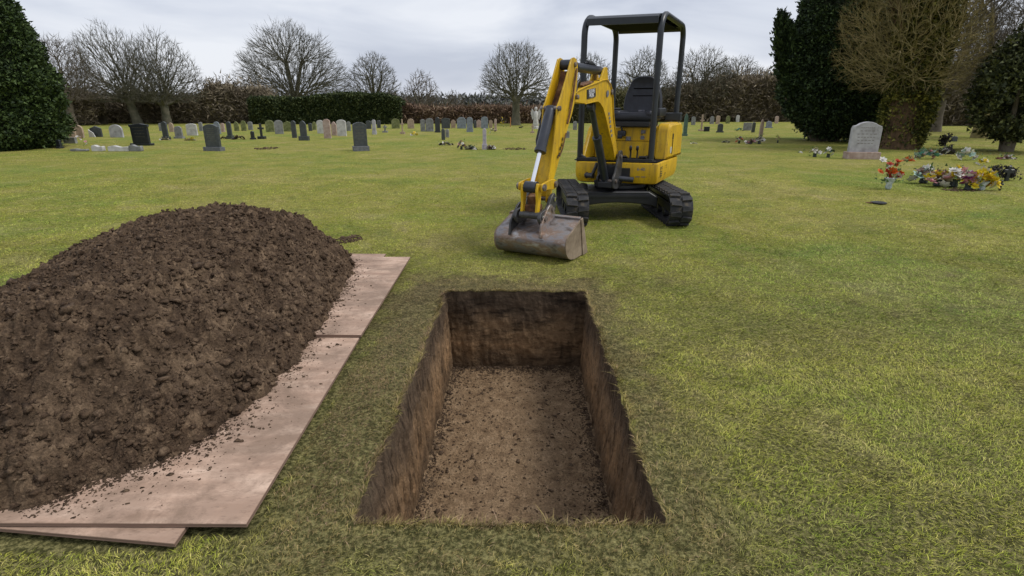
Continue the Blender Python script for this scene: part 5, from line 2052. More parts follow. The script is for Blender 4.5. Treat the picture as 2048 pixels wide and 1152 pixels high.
# ---- hedges
def hedge(name, label, cat, x0, x1, Yd, depth, hfun, mat, n, size, core=True, seed=0, spread=0.9, per=3, kind=None, z0=0.0):
    g = np.random.default_rng(seed)
    root = add(name, None, None, ((x0 + x1) / 2, Yd, 0), label, cat, None, kind) if kind is None else None
    xm = (x0 + x1) / 2
    X_ = g.uniform(x0, x1, n)
    h = hfun(X_)
    face = g.uniform(0, 1, n)
    q = np.stack([X_ * 0.8, face * 5, X_ * 0 + seed], 1)
    top = face < 0.28
    Z_ = np.where(top, h - np.abs(g.normal(0, 0.05, n)), h * g.uniform(0, 1, n) ** 0.85)
    Y_ = np.where(top, g.uniform(-depth / 2, depth / 2, n), -depth / 2 + np.abs(g.normal(0, 0.12, n)))
    q = np.stack([X_ * 0.9, Z_ * 0.9, Y_ + seed], 1)
    Y_ = Y_ - 0.28 * fbm(q, 3)
    rg_ = 0.75 if mat in ('brush', 'olive') else 0.22
    Z_ = Z_ + np.where(top, rg_ * fbm(q * np.array([1.3, 1, 1]) + 5, 3) + (rg_ - 0.2) * g.exponential(0.35, n), 0)
    P_ = np.stack([X_ - xm, Y_, Z_ + z0], 1)
    nr = np.where(top[:, None], np.array([[0, -0.2, 1.0]]), np.array([[0, -1.0, 0.35]]))
    tw_ = mat in ('brush', 'redbrush', 'olive')
    v, f, tt = leaf_tris(P_, nr, size * (2.0 if tw_ else 1), g, spread, per, 0.11 if tw_ else 0.36)
    if kind == 'stuff':
        # dark inner mass joined in as closely packed larger pieces
        return add(name, mesh_np(name, v, f, M[mat], False, {'tint': tt}), None, (xm, Yd, 0), label, cat, None, 'stuff')
    add('foliage', mesh_np('foliage', v, f, M[mat], False, {'tint': tt}), root)
    if core:
        nx_ = 60
        xs = np.linspace(x0 + 0.1, x1 - 0.1, nx_)
        hh_ = hfun(xs) * (0.78 if mat in ('brush', 'olive') else 0.93)
        vs, fs = [], []
        for i in range(nx_):
            wob = 0.12 * float(pnoise(np.array([[xs[i], 3.3, seed]]))[0])
            for yy, zz in ((-depth / 2 + 0.14 + wob, -0.05), (-depth / 2 + 0.14 - wob, hh_[i]), (depth / 2 - 0.1, hh_[i]), (depth / 2 - 0.1, -0.05)):
                vs.append((xs[i] - xm, yy, zz + z0))
        for i in range(nx_ - 1):
            for k in range(4):
                l = (k + 1) % 4
                fs.append((i * 4 + k, i * 4 + l, (i + 1) * 4 + l, (i + 1) * 4 + k))
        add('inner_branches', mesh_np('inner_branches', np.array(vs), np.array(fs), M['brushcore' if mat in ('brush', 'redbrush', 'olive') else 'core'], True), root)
    return root


def hx(px, Yd):
    return (px - _cx) / ppm(Yd, 1.0)


def hprof(Yd, pts):
    xs = [hx(p, Yd) for p, _ in pts]
    hs = [Hat(y, Yd) for _, y in pts]
    return lambda X_: np.interp(X_, xs, hs)


hedge('evergreen_hedge', 'long clipped dark evergreen hedge behind the middle row of headstones', 'hedge', hx(512, 43), hx(806, 43), 43, 2.2,
      hprof(43, [(500, 205), (520, 198), (600, 200), (640, 194), (700, 190), (780, 193), (806, 203)]), 'hedge', 36000, 0.12, seed=61)
hedge('brown_hedge', 'rough brown leafless hedge left of the clipped evergreen hedge', 'hedge', hx(95, 44), hx(530, 44), 45, 2.0,
      hprof(45, [(95, 208), (200, 220), (290, 212), (330, 212), (400, 216), (430, 192), (480, 195), (515, 200)]), 'brush', 38000, 0.17, seed=62)
hedge('beech_hedge', 'low reddish-brown beech hedge running behind the headstones left of the excavator', 'hedge', hx(790, 44), hx(1120, 44), 44.5, 1.4,
      hprof(44.5, [(790, 208), (830, 222), (900, 225), (960, 222), (1100, 225), (1125, 222)]), 'redbrush', 24000, 0.14, seed=63)
hedge('olive_thicket_hedge', 'uneven olive-brown hedge showing behind the excavator and its seat', 'hedge', hx(1100, 46), hx(1300, 46), 46, 2.0,
      hprof(46, [(1100, 215), (1150, 205), (1180, 212), (1230, 200), (1300, 190)]), 'olive', 18000, 0.17, seed=64)
hedge('brown_thicket', 'high mass of brown leafless scrub between the excavator and the yew', 'thicket', hx(1290, 49), hx(1590, 49), 50, 3.0,
      hprof(50, [(1290, 205), (1340, 200), (1400, 190), (1480, 176), (1560, 174), (1590, 178)]), 'brush', 42000, 0.2, seed=65)
hedge('dark_hedge', 'dark hedge closing the far lawn between the yew and the holly', 'hedge', hx(1560, 58), hx(2080, 58), 58, 2.5,
      hprof(58, [(1560, 205), (1800, 195), (1900, 190), (2080, 185)]), 'holly', 30000, 0.28, seed=66)
hedge('brown_scrub', 'brown leafless scrub under the rust-tinged tree beside the left conifer', 'thicket', hx(-40, 40), hx(175, 40), 41, 2.0,
      hprof(41, [(-40, 195), (60, 190), (130, 200), (175, 214)]), 'brush', 16000, 0.17, seed=67)
hedge('brown_undergrowth', 'brown twiggy undergrowth behind the ivy-clad trunk and holly', 'thicket', hx(1840, 40), hx(2120, 40), 40, 2.0,
      hprof(40, [(1840, 190), (1900, 165), (2000, 120), (2120, 90)]), 'brush', 24000, 0.2, seed=68)

# distant wooded skyline and low hill
def ridge(name, Yd, x0, x1, h0, amp, freq, mat, seed, depth):
    n = 260
    xs = np.linspace(x0, x1, n)
    q = np.stack([xs * freq, xs * 0, xs * 0 + seed], 1)
    h = h0 + amp * fbm(q, 5, 0.6)
    V_ = np.concatenate([np.stack([xs, np.full(n, Yd), np.full(n, -1.0)], 1), np.stack([xs, np.full(n, Yd), h * 0.8], 1), np.stack([xs, np.full(n, Yd + depth * 0.25), h], 1), np.stack([xs, np.full(n, Yd + depth), np.full(n, -1.0)], 1)])
    F_ = []
    for k in range(3):
        i = np.arange(n - 1)
        F_.append(np.stack([k * n + i, k * n + i + 1, (k + 1) * n + i + 1, (k + 1) * n + i], 1))
    return add(name, mesh_np(name, V_, np.concatenate(F_), M[mat], True), kind='structure')


ridge('hills', 1500, -2200, 2200, 17, 6, 0.0016, 'hill', 5, 600)
g = np.random.default_rng(77)
n = 22000
X_ = g.uniform(-300, 300, n)
hf = 3.9 + 1.6 * fbm(np.stack([X_ * 0.05, X_ * 0, X_ * 0], 1), 3)
Z_ = g.uniform(0, 1, n) ** 0.8 * hf
P_ = np.stack([X_, 235 + g.uniform(-4, 4, n), Z_], 1)
v, f, tt = leaf_tris(P_, np.array([[0, -0.4, 0.6]]).repeat(n, 0), 1.5, g, 0.9, 2)
add('distant_woodland', mesh_np('distant_woodland', v, f, M['far_wood'], False), label='thin grey strip of distant bare woodland on the skyline', cat='woodland', kind='stuff')

# ------------------------------------------------------------------ headstones
def outline(kind, w, h):
    hw = w / 2
    if kind == 'round':
        return [(-hw, 0), (-hw, h - hw * 0.75)] + [(hw * math.cos(a), h - hw * 0.75 + hw * 0.75 * math.sin(a)) for a in np.linspace(math.pi * 0.93, math.pi * 0.07, 9)] + [(hw, h - hw * 0.75), (hw, 0)]
    if kind == 'camber':
        return [(-hw, 0), (-hw, h * 0.88)] + [(hw * x, h * 0.88 + h * 0.12 * math.cos(x * math.pi / 2) ** 0.7) for x in np.linspace(-0.95, 0.95, 9)] + [(hw, h * 0.88), (hw, 0)]
    if kind == 'ogee':
        return [(-hw, 0), (-hw, h * 0.78), (-hw * 0.94, h * 0.86), (-hw * 0.72, h * 0.885), (-hw * 0.5, h * 0.95), (-hw * 0.22, h * 0.99), (0, h), (hw * 0.22, h * 0.99), (hw * 0.5, h * 0.95), (hw * 0.72, h * 0.885), (hw * 0.94, h * 0.86), (hw, h * 0.78), (hw, 0)]
    if kind == 'gothic':
        return [(-hw, 0), (-hw, h * 0.72), (-hw * 0.8, h * 0.85), (-hw * 0.4, h * 0.95), (0, h), (hw * 0.4, h * 0.95), (hw * 0.8, h * 0.85), (hw, h * 0.72), (hw, 0)]
    if kind == 'gable':
        return [(-hw, 0), (-hw, h * 0.8), (0, h), (hw, h * 0.8), (hw, 0)]
    if kind == 'wide':
        return [(-hw * 0.86, 0), (-hw * 0.88, h * 0.80), (-hw, h * 0.86), (-hw * 0.98, h * 0.95), (-hw * 0.55, h * 0.945), (-hw * 0.2, h * 0.985), (hw * 0.2, h), (hw * 0.6, h * 0.965), (hw * 0.98, h * 0.95), (hw, h * 0.86), (hw * 0.88, h * 0.80), (hw * 0.86, 0)]
    if kind == 'cross':
        a = w * 0.17
        return [(-a, 0), (-a, h * 0.55), (-hw, h * 0.55), (-hw, h * 0.55 + 2 * a), (-a, h * 0.55 + 2 * a), (-a, h), (a, h), (a, h * 0.55 + 2 * a), (hw, h * 0.55 + 2 * a), (hw, h * 0.55), (a, h * 0.55), (a, 0)]
    if kind == 'shoulder':
        return [(-hw, 0), (-hw, h * 0.80), (-hw * 0.82, h * 0.80), (-hw * 0.8, h * 0.88), (-hw * 0.5, h * 0.97), (0, h), (hw * 0.5, h * 0.97), (hw * 0.8, h * 0.88), (hw * 0.82, h * 0.80), (hw, h * 0.80), (hw, 0)]
    return [(-hw, 0), (-hw, h), (hw, h), (hw, 0)]


def headstone(px0, px1, ytop, ybase, kind, mat, label, base=0.12, yaw=0.0, thick=0.09, lines=0, tilt=0.0, bmat=None, cat='headstone', group='headstones in the burial ground', name='headstone', bw=1.25, lmat='engrave_dk', Yd=None):
    pxc = (px0 + px1) / 2
    if Yd is None:
        Yd = G(pxc, ybase)[1] + 0.06
    k_ = ppm(Yd, 0.4)
    w = (px1 - px0) / k_
    if yaw:
        w = max(0.18, (w - thick * abs(math.sin(R_(yaw)))) / max(0.3, math.cos(R_(yaw))))
    h = Hat(ytop, Yd)
    x = (pxc - _cx) / ppm(Yd, h / 2)
    bh = h * base
    t = thing(name, label, cat, (x, Yd, 0), R_(yaw), group)
    W_ = w / bw if base > 0 else w
    W_ = W_ if base > 0 else w
    mb = MB()
    o = outline(kind, W_, h - bh)
    mb.prism([(a, b + bh - 0.004) for a, b in o], -thick / 2, thick / 2, (0, 2, 1), ch=min(0.008, thick * 0.12))
    tb = mb.build('cross' if kind == 'cross' else 'tablet', M[mat], t, smooth=30)
    tb.rotation_euler = (R_(tilt), 0, 0)
    if base > 0:
        mb = MB()
        mb.box((0, 0, bh / 2 - 0.02), (w, thick * 2.3, bh + 0.04), ch=0.008)
        mb.build('base', M[bmat or mat], t)
    if lines:
        g = np.random.default_rng(int(pxc))
        mb = MB()
        for i in range(lines):
            zz = bh + (h - bh) * (0.80 - 0.62 * i / max(1, lines))
            n_ = int(g.integers(4, 8))
            tw = W_ * g.uniform(0.45, 0.72)
            x0 = -tw / 2
            for j in range(n_):
                ww = tw / n_ * g.uniform(0.55, 0.85)
                mb.box((x0 + tw / n_ * (j + 0.5), -thick / 2 - 0.0006, zz), (ww, 0.0025, (h - bh) * 0.022))
        il = mb.build('inscription', M[lmat], tb)
        il['kind'] = 'stuff'
    return t


HS = [
    # px0, px1, ytop, ybase, shape, material, label, options
    (404, 445, 248, 302, 'camber', 'slate', 'upright dark slate headstone with a rounded top and grey plinth, left of centre', dict(bmat='slate_base', yaw=-14, lines=7, base=0.15, bw=1.22)),
    (704, 736, 244, 302, 'camber', 'slate', 'dark slate headstone turned to the right, standing nearest the camera in the middle', dict(bmat='slate_base', yaw=22, lines=5, base=0.17, thick=0.13, bw=1.18)),
    (258, 303, 247, 291, 'wide', 'black', 'broad black granite headstone with curled shoulders, near the left conifer', dict(lines=4, base=0.10, yaw=-8, bw=1.06)),
    (1698, 1760, 243, 318, 'ogee', 'whitegrey', 'large weathered white headstone on a pinkish plinth before the ivy-clad tree', dict(bmat='pinkst', lines=6, base=0.19, yaw=-6, bw=1.12, thick=0.13, lmat='engrave')),
    (219, 245, 249, 275, 'round', 'whitegrey', 'pale grey round-topped headstone left of the broad black one', dict(base=0)),
    (181, 203, 252, 274, 'gable', 'slate', 'small dark gabled headstone with a white slab leaning on it', dict(base=0)),
    (136, 150, 248, 276, 'round', 'tan', 'brown weathered headstone nearest the left conifer', dict(base=0)),
    (152, 166, 250, 275, 'gothic', 'tan', 'brown pointed headstone second from the left conifer', dict(base=0)),
    (114, 122, 279, 297, 'camber', 'black', 'low black marker at the right foot of the left conifer', dict(base=0.2, bw=1.1)),
    (323, 336, 243, 277, 'camber', 'slate', 'narrow dark headstone with flowers at its foot, right of the broad black one', dict(base=0.12)),
    (348, 366, 252, 277, 'round', 'grey', 'squat grey round-topped headstone between the narrow dark one and a white one', dict(base=0.15)),
    (373, 394, 247, 271, 'camber', 'white', 'clean white headstone with a small dark panel, left of the slate headstone', dict(base=0, lines=2)),
    (428, 440, 243, 268, 'shoulder', 'bluegrey', 'pale shouldered headstone peeping out behind the slate headstone at left', dict(base=0)),
    (453, 464, 243, 278, 'camber', 'slate', 'narrow dark headstone with a pale capping, right of the slate one', dict(base=0.2)),
    (515, 529, 247, 278, 'cross', 'black', 'black cross on a stepped base in the left row', dict(base=0.18, cat='grave cross', name='grave_cross')),
    (501, 509, 262, 279, 'round', 'black', 'tiny black marker beside the black cross', dict(base=0.2)),
    (531, 548, 240, 264, 'round', 'moss', 'yellow-green mossy round-topped headstone before the evergreen hedge', dict(base=0)),
    (549, 566, 240, 268, 'round', 'grey', 'grey-brown rounded headstone right of the yellow-green mossy one', dict(base=0, yaw=18, thick=0.14)),
    (567, 583, 242, 263, 'gable', 'moss', 'dull green pointed headstone half hidden before the hedge', dict(base=0)),
    (583, 592, 241, 276, 'camber', 'slate', 'thin dark upright headstone right of the green pointed one', dict(base=0)),
    (597, 616, 241, 281, 'gothic', 'slate', 'dark roughly shaped headstone on a dark rubble base', dict(base=0.22, bw=1.5)),
    (634, 647, 240, 267, 'round', 'white', 'white headstone, first of the pale cluster before the hedge', dict(base=0)),
    (647, 661, 238, 277, 'round', 'pinkst', 'tan-pink headstone, tallest of the pale cluster before the hedge', dict(base=0)),
    (663, 673, 243, 271, 'gothic', 'pinkst', 'small pinkish headstone between the tan-pink and the broad white one', dict(base=0)),
    (674, 692, 239, 272, 'camber', 'white', 'broad white headstone, last of the pale cluster before the hedge', dict(base=0)),
    (732, 742, 241, 258, 'round', 'slate', 'dark little headstone under the hedge, right of the turned slate one', dict(base=0)),
    (744, 752, 239, 269, 'camber', 'whitegrey', 'tall thin white headstone right of the turned slate one', dict(base=0.2, bw=1.1)),
    (765, 775, 250, 265, 'cross', 'grey', 'small stone cross on the grass before the hedge end', dict(base=0.2, cat='grave cross', name='grave_cross')),
    (783, 799, 237, 257, 'round', 'moss', 'mossy arched headstone against the right end of the hedge', dict(base=0)),
    (800, 809, 238, 268, 'cross', 'tan', 'weathered tan stone cross right of the mossy arched stone', dict(base=0.15, cat='grave cross', name='grave_cross')),
    (815, 828, 237, 257, 'shoulder', 'tan', 'tan-grey shouldered headstone standing by itself before the beech hedge', dict(base=0)),
    (841, 850, 238, 263, 'camber', 'grey', 'narrow grey headstone touching the arched one with a dark face', dict(base=0)),
    (851, 867, 236, 263, 'round', 'grey', 'grey arched headstone with a dark recessed face', dict(base=0.12, bw=1.05)),
    (869, 881, 234, 265, 'shoulder', 'black', 'black headstone between two arched ones before the beech hedge', dict(base=0.1)),
    (883, 900, 236, 257, 'camber', 'slate', 'dark headstone with a pale border right of the black one', dict(base=0)),
    (883, 890, 257, 280, 'camber', 'slate', 'thin dark post-like headstone, left of a close pair', dict(base=0)),
    (891, 898, 258, 275, 'camber', 'grey', 'thin grey headstone, right of a close pair', dict(base=0)),
    (914, 932, 234, 257, 'shoulder', 'bluegrey', 'blue-grey headstone with an arched top before the beech hedge', dict(base=0, lines=2)),
    (933, 946, 234, 264, 'round', 'bluegrey', 'blue-grey headstone on a plinth right of the arched blue-grey one', dict(base=0.2, bw=1.1)),
    (953, 962, 239, 255, 'gothic', 'pinkst', 'small pink headstone left of the tall blue-grey one', dict(base=0)),
    (962, 976, 233, 257, 'round', 'bluegrey', 'tall blue-grey round-topped headstone left of the lone tree', dict(base=0)),
    (964, 974, 256, 299, 'camber', 'lilac', 'slim pale lilac memorial among dark pots, in front of the blue-grey row', dict(base=0.25, bw=1.4)),
    (1061, 1069, 248, 266, 'cross', 'tan', 'small tan cross left of the excavator arm', dict(base=0.2, cat='grave cross', name='grave_cross')),
    (1130, 1139, 262, 276, 'camber', 'grey', 'low grey headstone seen between the excavator arm and the canopy post', dict(base=0)),
    (1367, 1376, 227, 272, 'gothic', 'verdigris', 'tall green stone right of the excavator body', dict(base=0.1)),
    (1399, 1409, 229, 262, 'cross', 'tan', 'tan cross on the lawn right of the tall green stone', dict(base=0.1, cat='grave cross', name='grave_cross')),
    (1408, 1419, 253, 263, 'flat', 'black', 'low black block at the foot of the tan cross', dict(base=0)),
    (1434, 1447, 247, 265, 'round', 'slate', 'low dark headstone midway between the excavator and the yew', dict(base=0.15)),
    (1432, 1440, 231, 248, 'round', 'tan', 'pale tan stone under the brown scrub, left of a white one', dict(base=0)),
    (1472, 1479, 230, 244, 'round', 'white', 'small white headstone under the brown scrub', dict(base=0)),
    (1487, 1503, 245, 261, 'flat', 'grey', 'low horizontal grey slab memorial left of the leaning thin stone', dict(base=0)),
    (1504, 1510, 244, 265, 'camber', 'slate', 'leaning thin dark stone beside the horizontal slab', dict(base=0, tilt=4)),
    (1519, 1527, 238, 280, 'gothic', 'tan', 'tall narrow tan stone with a dark vase, left of the yew', dict(base=0.1)),
    (1531, 1545, 242, 256, 'gable', 'bluegrey', 'small blue-grey gabled marker nearest the yew', dict(base=0.15)),
    (318, 325, 246, 262, 'round', 'grey', 'small grey stone in the far row behind the narrow dark headstone at left', dict(base=0)),
    (338, 347, 245, 264, 'gothic', 'tan', 'small tan stone in the far row between the narrow dark and squat grey ones', dict(base=0)),
    (398, 405, 244, 262, 'round', 'grey', 'small grey stone tucked behind the left edge of the slate headstone', dict(base=0)),
    (442, 449, 246, 264, 'round', 'pinkst', 'small pinkish far stone just right of the pale shouldered one', dict(base=0)),
    (468, 477, 243, 262, 'gothic', 'moss', 'greenish far stone under the brown hedge, first of three in a row', dict(base=0)),
    (482, 492, 241, 262, 'shoulder', 'moss', 'broad greenish far stone under the brown hedge, middle of three', dict(base=0)),
    (496, 505, 243, 260, 'camber', 'grey', 'greyish far stone under the brown hedge, last of three before the black cross', dict(base=0)),
    (617, 624, 246, 262, 'round', 'slate', 'little dark far stone just right of the dark one on rubble', dict(base=0)),
    (625, 632, 243, 260, 'gothic', 'moss', 'little green far stone just left of the pale cluster', dict(base=0)),
    (693, 701, 243, 262, 'round', 'grey', 'grey far stone between the broad white one and the turned slate one', dict(base=0)),
    (754, 761, 240, 256, 'camber', 'slate', 'dark far stone right of the tall thin white one', dict(base=0)),
    (902, 911, 239, 256, 'gable', 'tan', 'tan far stone between the dark bordered and the arched blue-grey ones', dict(base=0)),
    (947, 953, 240, 256, 'round', 'slate', 'slim dark far stone between the plinthed blue-grey and small pink ones', dict(base=0)),
    (978, 985, 240, 256, 'round', 'tan', 'tan far stone immediately right of the tall blue-grey one', dict(base=0)),
    (988, 994, 237, 262, 'camber', 'pinkst', 'slim pinkish pillar among the last stones before the lone tree', dict(base=0.15)),
    (1085, 1092, 240, 257, 'round', 'whitegrey', 'pale far stone seen at the left edge of the excavator arm', dict(base=0)),
    (1146, 1154, 242, 260, 'camber', 'grey', 'grey far stone seen just left of the front canopy post', dict(base=0)),
    (1383, 1391, 233, 250, 'round', 'grey', 'grey far stone between the tall green stone and the tan cross', dict(base=0)),
    (1420, 1428, 232, 248, 'shoulder', 'grey', 'grey shouldered far stone right of the tan cross', dict(base=0)),
    (1452, 1460, 231, 247, 'gothic', 'moss', 'mossy pointed far stone under the brown scrub', dict(base=0)),
    (1550, 1557, 232, 247, 'round', 'pinkst', 'pinkish far stone against the dark skirt of the yew', dict(base=0)),
    (1904, 1914, 272, 283, 'round', 'slate', 'tiny dark marker on the lawn between the ivy-clad tree and the holly', dict(base=0)),
]
for a in HS:
    headstone(*a[:7], **a[7])

# recessed dark face of the arched stone, pale borders, white leaning slab, angel, post
def sobj(name, mb, mat, px, py, label, cat, group=None, rz=0.0, smooth=35):
    p = G(px, py)
    t = thing(name, label, cat, (p[0], p[1], 0), rz, group)
    return t


p = G(188, 274)
t = thing('marble_slab', 'small white triangular slab leaning on the dark gabled headstone', 'slab', (p[0] + 0.02, p[1] - 0.12, 0))
mb = MB()
mb.prism([(-0.12, 0), (0.14, 0), (0.07, 0.18), (-0.11, 0.32)], -0.025, 0.025, (0, 2, 1), ch=0.004)
mb.build('slab', M['white'], t)
p = G(129, 288)
t = thing('fallen_slab', 'pale rectangular slab on the grass just right of the low black marker', 'slab', (p[0], p[1] + 0.3, 0))
mb = MB()
mb.box((0, 0, 0.10), (0.42, 0.12, 0.22), ch=0.01)
mb.build('slab', M['grey'], t)
p = G(1076, 262)
t = thing('angel_statue', 'small white winged angel statue just left of the excavator arm', 'statue', (p[0], p[1] + 3, 0))
mb = MB()
mb.lathe([(0.20, 0), (0.20, 0.12), (0.14, 0.14), (0.17, 0.3), (0.11, 0.7), (0.13, 0.92), (0.05, 1.0), (0.085, 1.08), (0.075, 1.18), (0.02, 1.23)], (0, 0, 0), 14)
mb.build('figure', M['white'], t, smooth=50)
for sx in (-1, 1):
    mb = MB()
    mb.prism([(sx * 0.04, 0.65), (sx * 0.20, 0.5), (sx * 0.30, 0.85), (sx * 0.24, 1.15), (sx * 0.08, 0.95)], 0.05, 0.09, (0, 2, 1), ch=0.005)
    mb.build('wing', M['white'], t)
p = G(1021, 254)
t = thing('marker_post', 'thin orange wooden marker post in front of the lone bare tree', 'post', (p[0], p[1], 0))
mb = MB()
mb.box((0, 0, 0.28), (0.05, 0.05, 0.62), ch=0.006)
mb.build('post', simple('orange_post', [(0.4, (0.42, 0.16, 0.06)), (0.6, (0.55, 0.24, 0.10))], 10, 0.8), t)

# ------------------------------------------------------------------ flowers and grave ornaments
def flower_mesh(mat, r, g):
    mb = MB()
    n = 6
    for ring_, (k, up_, rr_) in enumerate(((n, 0.25, 1.0), (5, 0.75, 0.62))):
        for i in range(k):
            a = 6.28 * (i + 0.5 * ring_) / k + g.uniform(-0.1, 0.1)
            c, s = math.cos(a), math.sin(a)
            R1 = r * rr_
            pr_ = [(0, 0, 0), (R1 * 0.6 * c - R1 * 0.32 * s, R1 * 0.6 * s + R1 * 0.32 * c, R1 * up_ * 0.7), (R1 * c, R1 * s, R1 * up_), (R1 * 0.6 * c + R1 * 0.32 * s, R1 * 0.6 * s - R1 * 0.32 * c, R1 * up_ * 0.7)]
            mb.add(pr_, [(0, 1, 2, 3)])
    mb.lathe([(r * 0.05, 0), (r * 0.26, r * 0.15), (r * 0.2, r * 0.42), (r * 0.04, r * 0.5)], (0, 0, 0), 6)
    me = bpy.data.meshes.new('flower')
    me.from_pydata(mb.V, [], mb.F)
    me.materials.append(mat)
    return me


_fl = {}


def bouquet(px, py, wpx, hpx, cols, label, vase='darkpot', cat='flowers', group='flower tributes on the graves', n=9, green=34, seed=0, spike=False, dirp=None):
    g = np.random.default_rng(seed + int(px))
    p = G(px, py)
    k_ = ppm(p[1], 0.15)
    w, h = wpx / k_, hpx / k_
    t = thing('flower_bouquet', label, cat, (p[0], p[1], 0), 0, group)
    vh = h * 0.30
    vr = min(w * 0.17, 0.07)
    if vase:
        mb = MB()
        if vase == 'wrap':
            mb.lathe([(vr * 0.5, 0), (vr * 0.75, vh * 0.2), (vr * 0.6, vh * 0.5), (vr * 1.3, vh * 1.1), (vr * 1.25, vh * 1.12), (vr * 0.4, vh * 0.5)], (0, 0, 0), 9)
        else:
            mb.lathe([(vr * 0.7, 0), (vr, vh * 0.15), (vr * 0.8, vh * 0.7), (vr, vh), (vr * 0.85, vh * 0.98), (vr * 0.6, vh * 0.6)], (0, 0, 0), 12)
        mb.build('vase' if vase != 'wrap' else 'wrapping', M[vase], t, smooth=50)
    # greenery
    m = green
    a = g.uniform(0, 6.28, m)
    rr_ = g.uniform(0.1, 0.5, m) * w
    P_ = np.stack([np.cos(a) * rr_, np.sin(a) * rr_ * 0.6, vh * 0.7 + g.uniform(0, 0.75, m) * (h - vh * 0.7)], 1)
    nr = P_ - np.array([0, 0, vh * 0.4])
    nr /= np.linalg.norm(nr, axis=1)[:, None]
    v, f, tt = leaf_tris(P_, nr, max(0.045, w * 0.10), g, 0.5, 1)
    add('greenery', mesh_np('greenery', v, f, M['stemg'], False), t, kind='stuff')
    fr = np.clip(w / 4.2, 0.032, 0.10) * (0.6 if spike else 1)
    n = int(n * 1.7)
    for i in range(n):
        c_ = cols[i % len(cols)]
        key = (c_,)
        if key not in _fl:
            _fl[key] = flower_mesh(M[c_], 1.0, g)
        u = (i + 0.5) / n
        xx = (u - 0.5) * w * 0.82
        zz = h - fr - (abs(u - 0.5) * 2) ** 1.5 * (h - vh) * 0.6 - g.uniform(0, 0.4) * (h - vh)
        if spike:
            xx = g.normal(0, 0.22) * w
            zz = vh + g.uniform(0.1, 1.0) * (h - vh - fr)
        xx = float(np.clip(xx, -w * 0.45, w * 0.45))
        mb = None
        o = add('flower', _fl[key], t, (xx, float(g.uniform(-0.35, 0.1)) * w * 0.5, float(zz)))
        o.scale = (fr * g.uniform(0.85, 1.25),) * 3
        o.rotation_euler = (g.uniform(0.2, 1.1), g.uniform(-0.5, 0.5), g.uniform(0, 6.28))
    return t


bouquet(1776, 378, 52, 66, ['f_red', 'f_orange', 'f_white', 'f_orange', 'f_red', 'f_cream'], 'tall bouquet of red and orange flowers in clear wrapping, apart from the flower row', 'wrap', n=13, green=70, spike=True)
bouquet(1846, 366, 60, 42, ['f_white', 'f_mint', 'f_white', 'f_brown'], 'bunch of white flowers at the left end of the long flower row', 'darkpot', n=9)
bouquet(1874, 372, 56, 42, ['f_pink', 'f_yellow', 'f_cream', 'f_brown', 'f_yellow'], 'bunch of yellow and dusty pink flowers over a round dark pot', 'darkpot', n=9)
bouquet(1905, 374, 60, 50, ['f_white', 'f_pink', 'f_white', 'f_cream', 'f_yellow'], 'full bunch of white and pale pink flowers in the middle of the flower row', 'darkpot', n=11)
bouquet(1934, 380, 36, 42, ['f_purple', 'f_pink', 'f_purple', 'f_white'], 'bunch of deep purple and pink flowers near the right end of the flower row', 'darkpot', n=8)
bouquet(1962, 380, 54, 52, ['f_yellow', 'f_amber', 'f_yellow', 'f_white', 'f_yellow'], 'bright yellow bouquet in pale wrapping at the right end of the flower row', 'wrap', n=12)
bouquet(1921, 358, 24, 26, ['f_amber', 'f_yellow'], 'small bunch of amber flowers behind the purple ones', 'darkpot', n=5, green=25)
bouquet(1850, 318, 50, 24, ['f_mint', 'f_white', 'f_brown', 'f_teal', 'f_pink'], 'faded green and white tributes just behind the red bouquet, right of the ivy-clad trunk', None, n=9, green=40)
bouquet(1888, 312, 30, 22, ['f_white', 'f_dark'], 'small pale flowers on bare soil behind the middle of the flower row', None, n=4, green=25)
bouquet(1930, 320, 44, 26, ['f_white', 'f_mint', 'f_cream'], 'loose white tributes on leafy stems in front of the holly', None, n=8, green=45)
bouquet(1962, 330, 26, 20, ['f_white', 'f_yellow'], 'little white and yellow ornament in front of the holly trunk', None, n=4, green=18)
bouquet(1816, 322, 24, 12, ['f_cream', 'f_orange'], 'low cream and orange flowers at the foot of the ivy-clad tree', None, n=5, green=16)
bouquet(2010, 318, 44, 12, ['f_pink', 'f_brown', 'f_white'], 'low brown and pink tributes under the holly', None, n=6, green=30)
bouquet(1629, 314, 22, 24, ['f_white', 'f_cream', 'f_white'], 'left of two white flower pots in front of the yew', 'darkpot', n=6, green=24)
bouquet(1656, 315, 20, 24, ['f_white', 'f_mint', 'f_dark'], 'right of two white flower pots in front of the yew, with tiny blooms above', 'darkpot', n=6, green=20)
bouquet(170, 302, 20, 32, ['f_white', 'f_white', 'f_pink'], 'tall thin white tribute at the left end of the white kerbed grave', None, n=5, green=10, spike=True)
bouquet(333, 280, 22, 9, ['f_white', 'f_cream', 'f_dark'], 'white flowers at the foot of the narrow dark headstone at left', None, n=6, green=12)
bouquet(382, 281, 26, 9, ['f_white', 'f_cream', 'f_yellow'], 'scattered white flowers before the clean white headstone', None, n=5, green=14)
bouquet(448, 278, 14, 8, ['f_dark', 'f_brown'], 'dark withered flowers left of the black cross', None, n=4, green=12)
bouquet(478, 279, 26, 11, ['f_dark', 'f_brown', 'f_dark'], 'low row of withered brown flowers between two dark headstones', None, n=7, green=18)
bouquet(828, 271, 14, 10, ['f_white', 'f_yellow'], 'white and yellow flowers on the lawn before the tan-grey shouldered stone', None, n=4, green=14)
bouquet(892, 290, 32, 10, ['f_white', 'f_dark', 'f_cream'], 'low pale flowers with a dark left end before the thin pair of headstones', None, n=7, green=22)
bouquet(923, 299, 16, 21, ['f_dark', 'f_pink', 'f_white'], 'small figure-like dark and pink tribute left of the lilac memorial', 'darkpot', n=5, green=10)
